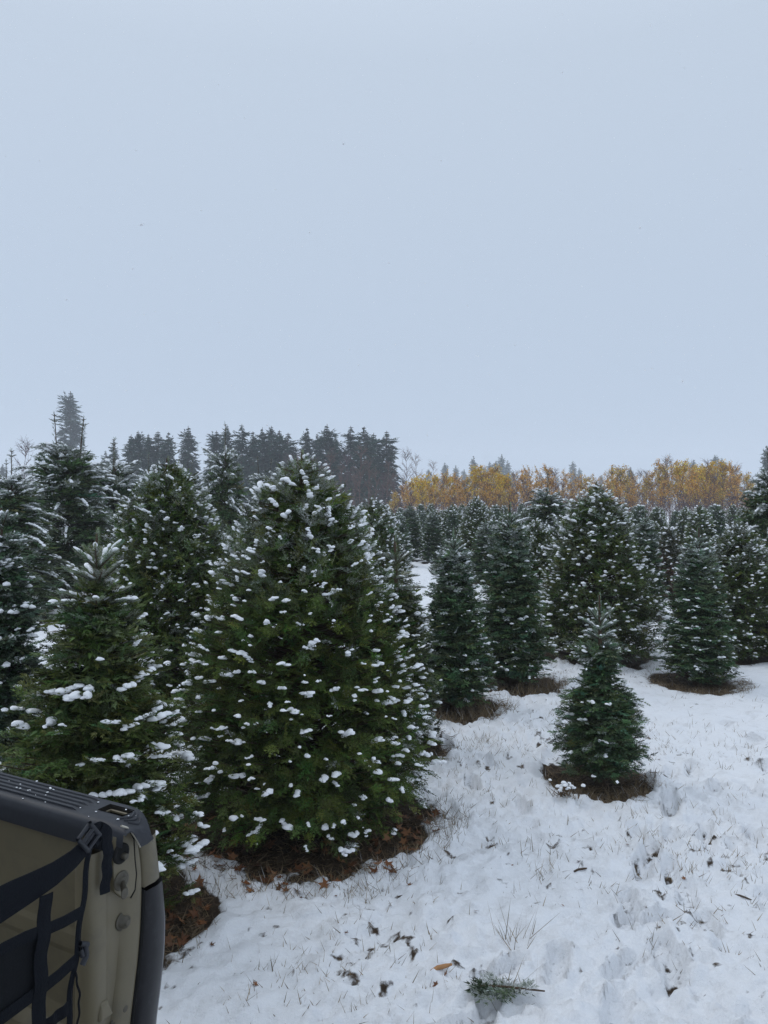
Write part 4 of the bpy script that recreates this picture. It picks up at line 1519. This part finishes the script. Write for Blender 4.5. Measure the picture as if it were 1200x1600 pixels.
def strap(name, pts, width, u0, mat=M_WEB, thick=.0022, parent=net, wave=.004, raw=False):
    """webbing: pts in crop coordinates (or v,w if raw); width in metres (or list)"""
    P = np.array([on_plane(*crop(*p), u0) if not raw else p for p in pts], float)
    # resample smoothly
    n = 24
    s = np.concatenate([[0], np.cumsum(np.linalg.norm(np.diff(P, axis=0), axis=1))])
    q = np.linspace(0, s[-1], n)
    C = np.stack([np.interp(q, s, P[:, 0]), np.interp(q, s, P[:, 1])], 1)
    for _ in range(2):
        C[1:-1] = (C[:-2] + 2 * C[1:-1] + C[2:]) / 4
    wd = np.interp(q / s[-1], np.linspace(0, 1, len(width)), width) if not np.isscalar(width) else np.full(n, width)
    T = np.gradient(C, axis=0)
    T /= np.linalg.norm(T, axis=1, keepdims=True)
    N = np.stack([-T[:, 1], T[:, 0]], 1)
    rows = []
    for i in range(n):
        du = u0 + wave * math.sin(i * .9 + len(pts)) * .5
        a, b_2 = C[i] + N[i] * wd[i] / 2, C[i] - N[i] * wd[i] / 2
        m_ = C[i]
        rows.append([LP(du, *a), LP(du + wave * .35, *m_), LP(du, *b_2), LP(du - thick, *b_2), LP(du - thick + wave * .35, *m_), LP(du - thick, *a)])
    V, F = loft(rows, closed=True)
    F += [(0, 1, 2, 3, 4, 5), tuple(range((n - 1) * 6, n * 6))]
    return part(name, V, F, mat, parent, smooth=False)


def far_v(pts, v_end, w_end):
    return [on_plane(*crop(*p), .02) for p in pts] + [(v_end, w_end)]


strap('top_band', far_v([(478, 470), (440, 530), (360, 605), (250, 665), (110, 745), (0, 800)], 1.30, 1.22), [.034, .074, .082, .080, .080, .06], .020, raw=True)
strap('edge_cord', [(487, 480), (462, 640), (452, 740), (432, 900), (412, 1060), (395, 1150), (380, 1270), (368, 1460), (362, 1600)], .0135, .018, wave=.006)
strap('upright_strap', [(248, 745), (238, 850), (240, 960), (218, 1060), (222, 1200), (212, 1330), (205, 1480)], .0315, .024)
strap('cross_strap', far_v([(440, 835), (370, 880), (270, 950), (190, 935), (90, 985), (0, 1035)], 1.30, 1.02), .0245, .021, raw=True)
strap('cross_strap', far_v([(405, 1095), (345, 1130), (300, 1205), (215, 1260), (120, 1330), (0, 1410)], 1.30, .90), .026, .021, raw=True)
strap('cross_strap', [(385, 1335), (330, 1385), (250, 1450), (160, 1540)], .027, .020)
strap('upright_strap', [(-150, 900), (-155, 1100), (-160, 1300), (-165, 1500)], .0315, .024)
strap('upright_strap', [(-560, 1150), (-565, 1300), (-570, 1500)], .0315, .024)
strap('tie_cord', [(400, 1140), (415, 1220), (428, 1280), (424, 1380), (415, 1480)], .004, .022)
strap('loose_strap', [(545, 395), (572, 410), (580, 520), (574, 640), (563, 740)], .0275, .020, wave=.005)
# flat black panel behind the net straps
pp = [on_plane(*crop(*p), .012) for p in ((215, 945), (195, 1230), (150, 1300), (80, 1350), (-40, 1420), (-170, 1490), (-165, 1130), (0, 1050), (100, 1000))]
n_ = len(pp)
V = [LP(.014, v, w_) for v, w_ in pp] + [LP(.011, v, w_) for v, w_ in pp]
part('dark_panel', V, [tuple(range(n_)), tuple(range(n_, 2 * n_))[::-1]] + [(i, (i + 1) % n_, n_ + (i + 1) % n_, n_ + i) for i in range(n_)], M_PANEL)
# ladder lock buckle: two side bars and four cross bars
bc = np.array(on_plane(*crop(478, 440), .03))
ax = np.array([.60, .80])
ay = np.array([-.80, .60])
buckle = None
for k, off in enumerate((-.019, -.0065, .006, .019)):
    p0, p1 = bc + ax * off * 1.0 - ay * .018, bc + ax * off - ay * -.018
    Vt, Ft = tubes(np.array([[LP(.030 - .004 * (k % 2), *p0), LP(.030 - .004 * (k % 2), *p1)]]), np.full((1, 2), .0042), 8)
    if buckle is None:
        buckle = part('buckle', Vt, Ft, M_PLAST, net, smooth=True)
    else:
        part('bar', Vt, Ft, M_PLAST, buckle, smooth=True)
for sg in (-1, 1):
    p0, p1 = bc - ax * .023 + ay * .019 * sg, bc + ax * .023 + ay * .019 * sg
    Vt, Ft = tubes(np.array([[LP(.029, *p0), LP(.029, *p1)]]), np.full((1, 2), .0055), 8)
    part('bar', Vt, Ft, M_PLAST, buckle, smooth=True)
strap('hanger_loop', [(470, 470), (500, 400), (530, 385), (555, 400), (530, 440), (505, 470)], .026, .016)
# plastic hook on the edge cord
for (a, b2, r) in (((428, 1010), (470, 1015), .006), ((455, 1010), (462, 1075), .0065), ((462, 1075), (440, 1125), .0065), ((428, 1040), (442, 1075), .006)):
    p0, p1 = on_plane(*crop(*a), .024), on_plane(*crop(*b2), .024)
    Vt, Ft = tubes(np.array([[LP(.024, *p0), LP(.024, *p1)]]), np.full((1, 2), r), 7)
    part('hook', Vt, Ft, M_PLAST, net, smooth=True)

rs = np.random.default_rng(31)
n = 46
us_, vs2 = rs.uniform(-1.0, -.02, n), rs.uniform(.0, .095, n)
P = np.array([LP(u, cap_v(u, v), cap_top(u, v) + .001) for u, v in zip(us_, vs2)])
V, F = blobs(P, rs.normal(0, 1, (n, 3)) * np.array([1, 1, .1]), rs.uniform(.0014, .0034, (n, 1)) * np.array([[1.2, 1, .6]]), rs, 1)
o = link('snow_specks', np_mesh('snow_specks', V, F, smooth=True, mat=M_SNOW), truck, 'stuff')
# ------------------------------------------------------------------ ground litter, grass, fallen things
rl = np.random.default_rng(21)


def leaf_mesh(seed):
    """a dry curled maple leaf: five lobes round a centre, edges lifted"""
    rng = np.random.default_rng(seed)
    angs = np.radians([-150, -115, -85, -58, -30, 0, 30, 58, 85, 115, 150])
    rad = np.array([.5, .28, .75, .38, .85, .45, 1.0, .45, .85, .38, .75])[:11]
    rad = np.array([.55, .30, .78, .40, .88, 1.0, .88, .40, .78, .30, .55])
    lob = [.55, .3, .85, .42, .95, .5, .95, .42, .85, .3, .55]
    lob = [l * rng.uniform(.85, 1.15) for l in lob]
    V = [(0, 0, 0)]
    for a, l in zip(angs, lob):
        V.append((l * math.cos(a), l * math.sin(a), .35 * l * l * rng.uniform(-.2, 1.0)))
    F = [(0, i, i + 1) for i in range(1, len(angs))]
    V += [(-.02, -.02, 0), (-.02, .02, 0), (-.75, .05, .12)]
    F.append((12, 13, 14))
    return np.array(V), np.array(F)


LCOL = [(.21, .085, .034), (.14, .058, .026), (.27, .125, .055), (.17, .085, .045), (.11, .048, .022)]
LEAF = []
for i in range(8):
    V, F = leaf_mesh(i)
    c = np.tile([*LCOL[i % 5], 0], (len(V), 1))
    LEAF.append(np_mesh('leaf%d' % i, V, F, col=c, mat=M_LEAF))


def litter_patch(px, py, r, n_leaf, n_bits, label, a0=0, a1=2 * PI, rmin=.2):
    """needle and stem litter on the bare ring under a tree with single leaves lying on it"""
    a = rl.uniform(a0, a1, n_bits)
    rr = r * np.sqrt(rl.uniform(rmin * rmin, 1.0, n_bits))
    X, Y = px + rr * np.cos(a), py + rr * np.sin(a)
    Z, _ = ground_full(X, Y)
    tv = np.array([[0, -.03, 0], [0, .03, 0], [1, 0, .06]])
    c = np.array([[.13, .092, .055]]) * rl.uniform(.3, 2.0, (n_bits, 1))
    col = np.concatenate([c, np.zeros((n_bits, 1))], 1)
    D = np.stack([rl.normal(0, 1, n_bits), rl.normal(0, 1, n_bits), rl.uniform(-.05, .5, n_bits)], 1)
    Vv, Ff, Cc = place((tv, np.array([[0, 1, 2]]), np.ones(3)), np.stack([X, Y, Z + .004], 1), D, rl.normal(0, 1, (n_bits, 3)), rl.uniform(.03, .11, n_bits), col)
    o = link('leaf_litter', np_mesh('leaf_litter', Vv, Ff, col=Cc, mat=M_STRAW), None, 'stuff')
    o['label'] = label
    for i in range(n_leaf):
        a_ = rl.uniform(a0, a1)
        r_ = r * rl.uniform(.45, 1.08)
        x, y = px + r_ * math.cos(a_), py + r_ * math.sin(a_)
        lf = link('leaf', LEAF[rl.integers(0, 8)], o)
        lf.location = (x, y, gz(x, y) + .012)
        lf.rotation_euler = (rl.normal(0, .35), rl.normal(0, .35), rl.uniform(0, 6.28))
        s = rl.uniform(.026, .060)
        lf.scale = (s, s, s)
    return o


ax_, ay_, _, ar_ = at_('A')
bx_, by_, _, br_ = at_('B')
litter_patch(ax_, ay_, ar_ * 1.08, 170, 2600, 'brown fallen leaves and dead stems on the bare ring under the biggest fir', R_(175), R_(360))
litter_patch(bx_, by_, br_ * 1.12, 90, 1300, 'red brown leaves heaped under the fir behind the truck bed', R_(230), R_(400))
for k in 'HIJKM':
    x, y, _, r = at_(k)
    litter_patch(x, y, r * 1.25, 0, 2000, {'H': 'dry stems on the bare ring of the slim fir next to the biggest fir', 'I': 'dry stems under the tall full blue green fir',
                                         'J': 'dry stems on the bare ring of the smallest near fir', 'K': 'dry stems on the oval ring at the right',
                                         'M': 'dry stems under the olive green fir'}[k], R_(0), R_(360))
# leaves strewn singly on the snow
for (px, py) in ((695, 1530), (682, 1545), (540, 1470), (608, 1415), (330, 1475), (322, 1455), (905, 1355), (980, 1335), (1068, 1375), (745, 1435), (640, 1378), (398, 1545),
                 (1040, 1185), (1030, 1190), (800, 1355), (770, 1300), (1100, 1300), (880, 1420), (560, 1440), (525, 1405), (470, 1415), (1010, 1430)):
    d = CAM_H * F_PX / (py - HZ)
    x, y = gxy(px, d)
    lf = link('leaf', LEAF[rl.integers(0, 8)], ground)
    lf.location = (x, y, gz(x, y) + .006)
    lf.rotation_euler = (rl.normal(0, .3), rl.normal(0, .3), rl.uniform(0, 6.28))
    s = rl.uniform(.012, .024)
    lf.scale = (s, s, s)

# dry grass: scattered tufts through the snow, thicker round the bare rings
gp = []
N = 1300
tx, ty_ = rl.uniform(-.6, 5.2, N), 2.3 + 9.5 * rl.random(N) ** 1.3
ok = fbm(tx * 1.1, ty_ * 1.1, 131, 2) + rl.uniform(-.22, .22, N) > .02
for x, y in zip(tx[ok], ty_[ok]):
    n = rl.integers(2, 12)
    for _ in range(n):
        gp.append((x + rl.normal(0, .035), y + rl.normal(0, .035), rl.uniform(.02, .085), rl.uniform(.3, .9)))
for k, cnt in (('A', 1100), ('H', 900), ('I', 900), ('J', 800), ('K', 700), ('E', 300), ('M', 260), ('B', 160)):
    x, y, _, r = at_(k)
    for _ in range(cnt):
        a = rl.uniform(R_(190), R_(365))
        rr = r * rl.uniform(1.0, 1.30) if k in 'AB' else r * rl.uniform(.70, 1.34) 
        gp.append((x + rr * math.cos(a), y + rr * math.sin(a), rl.uniform(.03, .12) if k == 'A' else rl.uniform(.04, .19) if k in 'HI' else rl.uniform(.03, .10), rl.uniform(.3, 1)))
for (px, py, n, hh) in ((800, 1480, 26, .16), (795, 1560, 14, .12), (680, 1195, 20, .12), (850, 1370, 22, .10), (935, 1385, 14, .05), (1085, 1365, 16, .07), (1110, 1345, 14, .06), (885, 1260, 34, .09),
                        (760, 1165, 30, .12), (700, 1290, 18, .09), (830, 1340, 16, .11), (1130, 1290, 12, .07), (1000, 1290, 12, .06), (640, 1345, 22, .09), (575, 1400, 18, .07)):
    d = CAM_H * F_PX / (py - HZ)
    x, y = gxy(px, d)
    for _ in range(n):
        gp.append((x + rl.normal(0, .045), y + rl.normal(0, .045), hh * rl.uniform(.5, 1.4), rl.uniform(.5, 1.1)))
for (px, py, spread, cnt) in ((690, 1180, .35, 260), (700, 1260, .3, 200), (1040, 1330, .35, 260), (1110, 1270, .4, 240), (1150, 1350, .3, 180), (760, 1200, .35, 220),
                              (560, 1390, .25, 160), (820, 1150, .4, 220), (1000, 1160, .4, 200), (1130, 1160, .4, 200), (470, 1540, .2, 120), (560, 1560, .2, 110)):
    d = CAM_H * F_PX / (py - HZ)
    x, y = gxy(px, d)
    for _ in range(cnt):
        gp.append((x + rl.normal(0, spread), y + rl.normal(0, spread), rl.uniform(.02, .08), rl.uniform(.5, 1.1)))
gp = np.array(gp)
n = len(gp)
Z, _ = ground_full(gp[:, 0].copy(), gp[:, 1].copy())
tv = np.array([[0, -.5, 0], [0, .5, 0], [.55, -.35, .0], [.55, .35, .0], [1, 0, .0]])
tf = np.array([[0, 1, 3, 2], [2, 3, 4, 4]])
tf3 = np.array([[0, 1, 3], [0, 3, 2], [2, 3, 4]])
c = np.array([[.34, .25, .14]]) * (0.35 + .75 * rl.random((n, 1)) * gp[:, 3:4])
col = np.concatenate([c, np.where(rl.random((n, 1)) < .15, .8, 0)], 1)
D = np.stack([rl.normal(0, .6, n), rl.normal(0, .6, n), np.ones(n)], 1)
Sg = np.stack([gp[:, 2], rl.uniform(.0022, .0042, n), np.ones(n)], 1)
V, F, C = place((tv, tf3, np.ones(5)), np.stack([gp[:, 0], gp[:, 1], Z - .008], 1), D, rl.normal(0, 1, (n, 3)), Sg, col)
gr = link('dry_grass', np_mesh('dry_grass', V, F, col=C, mat=M_STRAW), None, 'stuff')
gr['label'] = 'dry straw coloured grass stems poking through the snow'

# the broken fir sprig on the snow at the bottom
d = CAM_H * F_PX / (1566 - HZ)
x, y = gxy(790, d)
sp = empty('fir_sprig', (x, y, gz(x, y) + .002), 0.0, 'broken green fir sprig lying half buried in the snow at the bottom', 'fir sprig')
n = 16
ang = rl.uniform(-.5, .5, n) + np.where(np.arange(n) % 2 == 0, .15, 3.0)
P = np.stack([rl.normal(0, .07, n), rl.normal(0, .025, n), rl.uniform(0, .012, n)], 1)
D = np.stack([np.cos(ang), np.sin(ang) * .9, rl.uniform(-.15, .12, n)], 1)
V, F, C = place(T_NOB_HI, P, D, np.tile(UP, (n, 1)), rl.uniform(.07, .14, n), np.concatenate([greens(rl, n, (.060, .095, .030)), rl.uniform(0, .8, (n, 1)) ** 2], 1))
link('needles', np_mesh('sprig_needles', V, F, col=C, mat=M_NEEDLE), sp)
Vt, Ft = tubes(np.array([[(-.11, .02, .004), (0, 0, .012), (.16, -.025, .01)]]), np.array([[.004, .005, .003]]), 6)
link('stem', np_mesh('sprig_stem', Vt, Ft, smooth=True, mat=M_BARK), sp)
# a split piece of wood and some sticks
for (px, py, L, r, rz, lab, mt) in ((690, 1526, .11, .010, .55, 'short orange brown splinter of wood beside the fir sprig', simple_mat('raw_wood', (.42, .22, .10), .8, .2, var=.3, scale=60)),
                                    (908, 1365, .10, .006, .45, 'dark twig lying on the snow in front of the smallest near fir', M_BARK),
                                    (1160, 1400, .09, .005, -.6, 'dark twig stuck in the trodden snow near the right edge', M_BARK)):
    d = CAM_H * F_PX / (py - HZ)
    x, y = gxy(px, d)
    st_ = np.array([[(-L / 2, 0, 0), (-L / 6, .004, .004), (L / 5, -.003, .006), (L / 2, 0, .002)]])
    Vt, Ft = tubes(st_, np.array([[r * .8, r, r * .9, r * .5]]), 6)
    o = link('wood_stick', np_mesh('wood_stick', Vt, Ft, smooth=True, mat=mt))
    o.location = (x, y, gz(x, y) + r * .7)
    o.rotation_euler = (0, .05, rz)
    tag(o, lab, 'stick')
# snowy weed clump beside the smallest near fir
d = CAM_H * F_PX / (1262 - HZ)
x, y = gxy(884, d)
wd_ = empty('weed_clump', (x, y, gz(x, y)), 0, 'small dead weed clump capped with snow left of the smallest near fir', 'weed')
n = 60
P = np.stack([rl.normal(0, .04, n), rl.normal(0, .03, n), np.zeros(n)], 1)
D = np.stack([rl.normal(0, .7, n), rl.normal(0, .7, n), np.ones(n)], 1)
V, F, C = place((tv, tf3, np.ones(5)), P, D, rl.normal(0, 1, (n, 3)), np.stack([rl.uniform(.04, .10, n), np.full(n, .007), np.ones(n)], 1),
                np.concatenate([np.array([[.14, .095, .055]]) * rl.uniform(.5, 1.4, (n, 1)), np.zeros((n, 1))], 1))
link('stems', np_mesh('weed_stems', V, F, col=C, mat=M_STRAW), wd_)
n = 16
Pb = np.stack([rl.normal(0, .05, n), rl.normal(0, .03, n), rl.uniform(.03, .08, n)], 1)
V, F = blobs(Pb, rl.normal(0, 1, (n, 3)) * np.array([1, 1, .2]), rl.uniform(.010, .018, (n, 1)) * np.array([[1.3, 1, .8]]), rl, 2)
link('snow_cover', np_mesh('weed_snow', V, F, smooth=True, mat=M_SNOW), wd_, 'stuff')

# ------------------------------------------------------------------ falling snow
rf = np.random.default_rng(9)
n = 8000
P = np.stack([rf.uniform(-16, 16, n), rf.uniform(1.2, 26, n), rf.uniform(.1, 13, n)], 1)
keep = np.linalg.norm(P - np.array([0, 0, CAM_H]), axis=1) > 1.6
P = P[keep]
oct_ = (np.array([[1, 0, 0], [-1, 0, 0], [0, 1, 0], [0, -1, 0], [0, 0, 1], [0, 0, -1.0]]),
        np.array([[0, 2, 4], [2, 1, 4], [1, 3, 4], [3, 0, 4], [2, 0, 5], [1, 2, 5], [3, 1, 5], [0, 3, 5]]), np.ones(6))
V, F = place(oct_, P, rf.normal(0, 1, (len(P), 3)), rf.normal(0, 1, (len(P), 3)), rf.uniform(.0028, .0072, (len(P), 1)) * rf.uniform(.7, 1.3, (len(P), 3)))
fl_ = link('falling_snow', np_mesh('falling_snow', V, F, smooth=True, mat=M_SNOW), None, 'stuff')
fl_['label'] = 'small white snowflakes drifting down in the air'

# ------------------------------------------------------------------ haze
hm = bpy.data.materials.new('haze')
hm.use_nodes = True
hn = hm.node_tree
hn.nodes.clear()
ho = hn.nodes.new('ShaderNodeOutputMaterial')
hv = hn.nodes.new('ShaderNodeVolumePrincipled')
hv.inputs['Color'].default_value = (.93, .96, 1.0, 1)
hv.inputs['Density'].default_value = 0.0011
hv.inputs['Anisotropy'].default_value = 0.0
hn.links.new(hv.outputs[0], ho.inputs['Volume'])
bv = [(-470, -70, -1.6), (470, -70, -1.6), (470, 710, -1.6), (-470, 710, -1.6), (-470, -70, 48), (470, -70, 48), (470, 710, 48), (-470, 710, 48)]
bf = [(0, 3, 2, 1), (4, 5, 6, 7), (0, 1, 5, 4), (1, 2, 6, 5), (2, 3, 7, 6), (3, 0, 4, 7)]
me = bpy.data.meshes.new('haze')
me.from_pydata(bv, [], bf)
me.materials.append(hm)
hz = link('haze', me, None, 'stuff')
hz['label'] = 'thin snowy haze over the field'
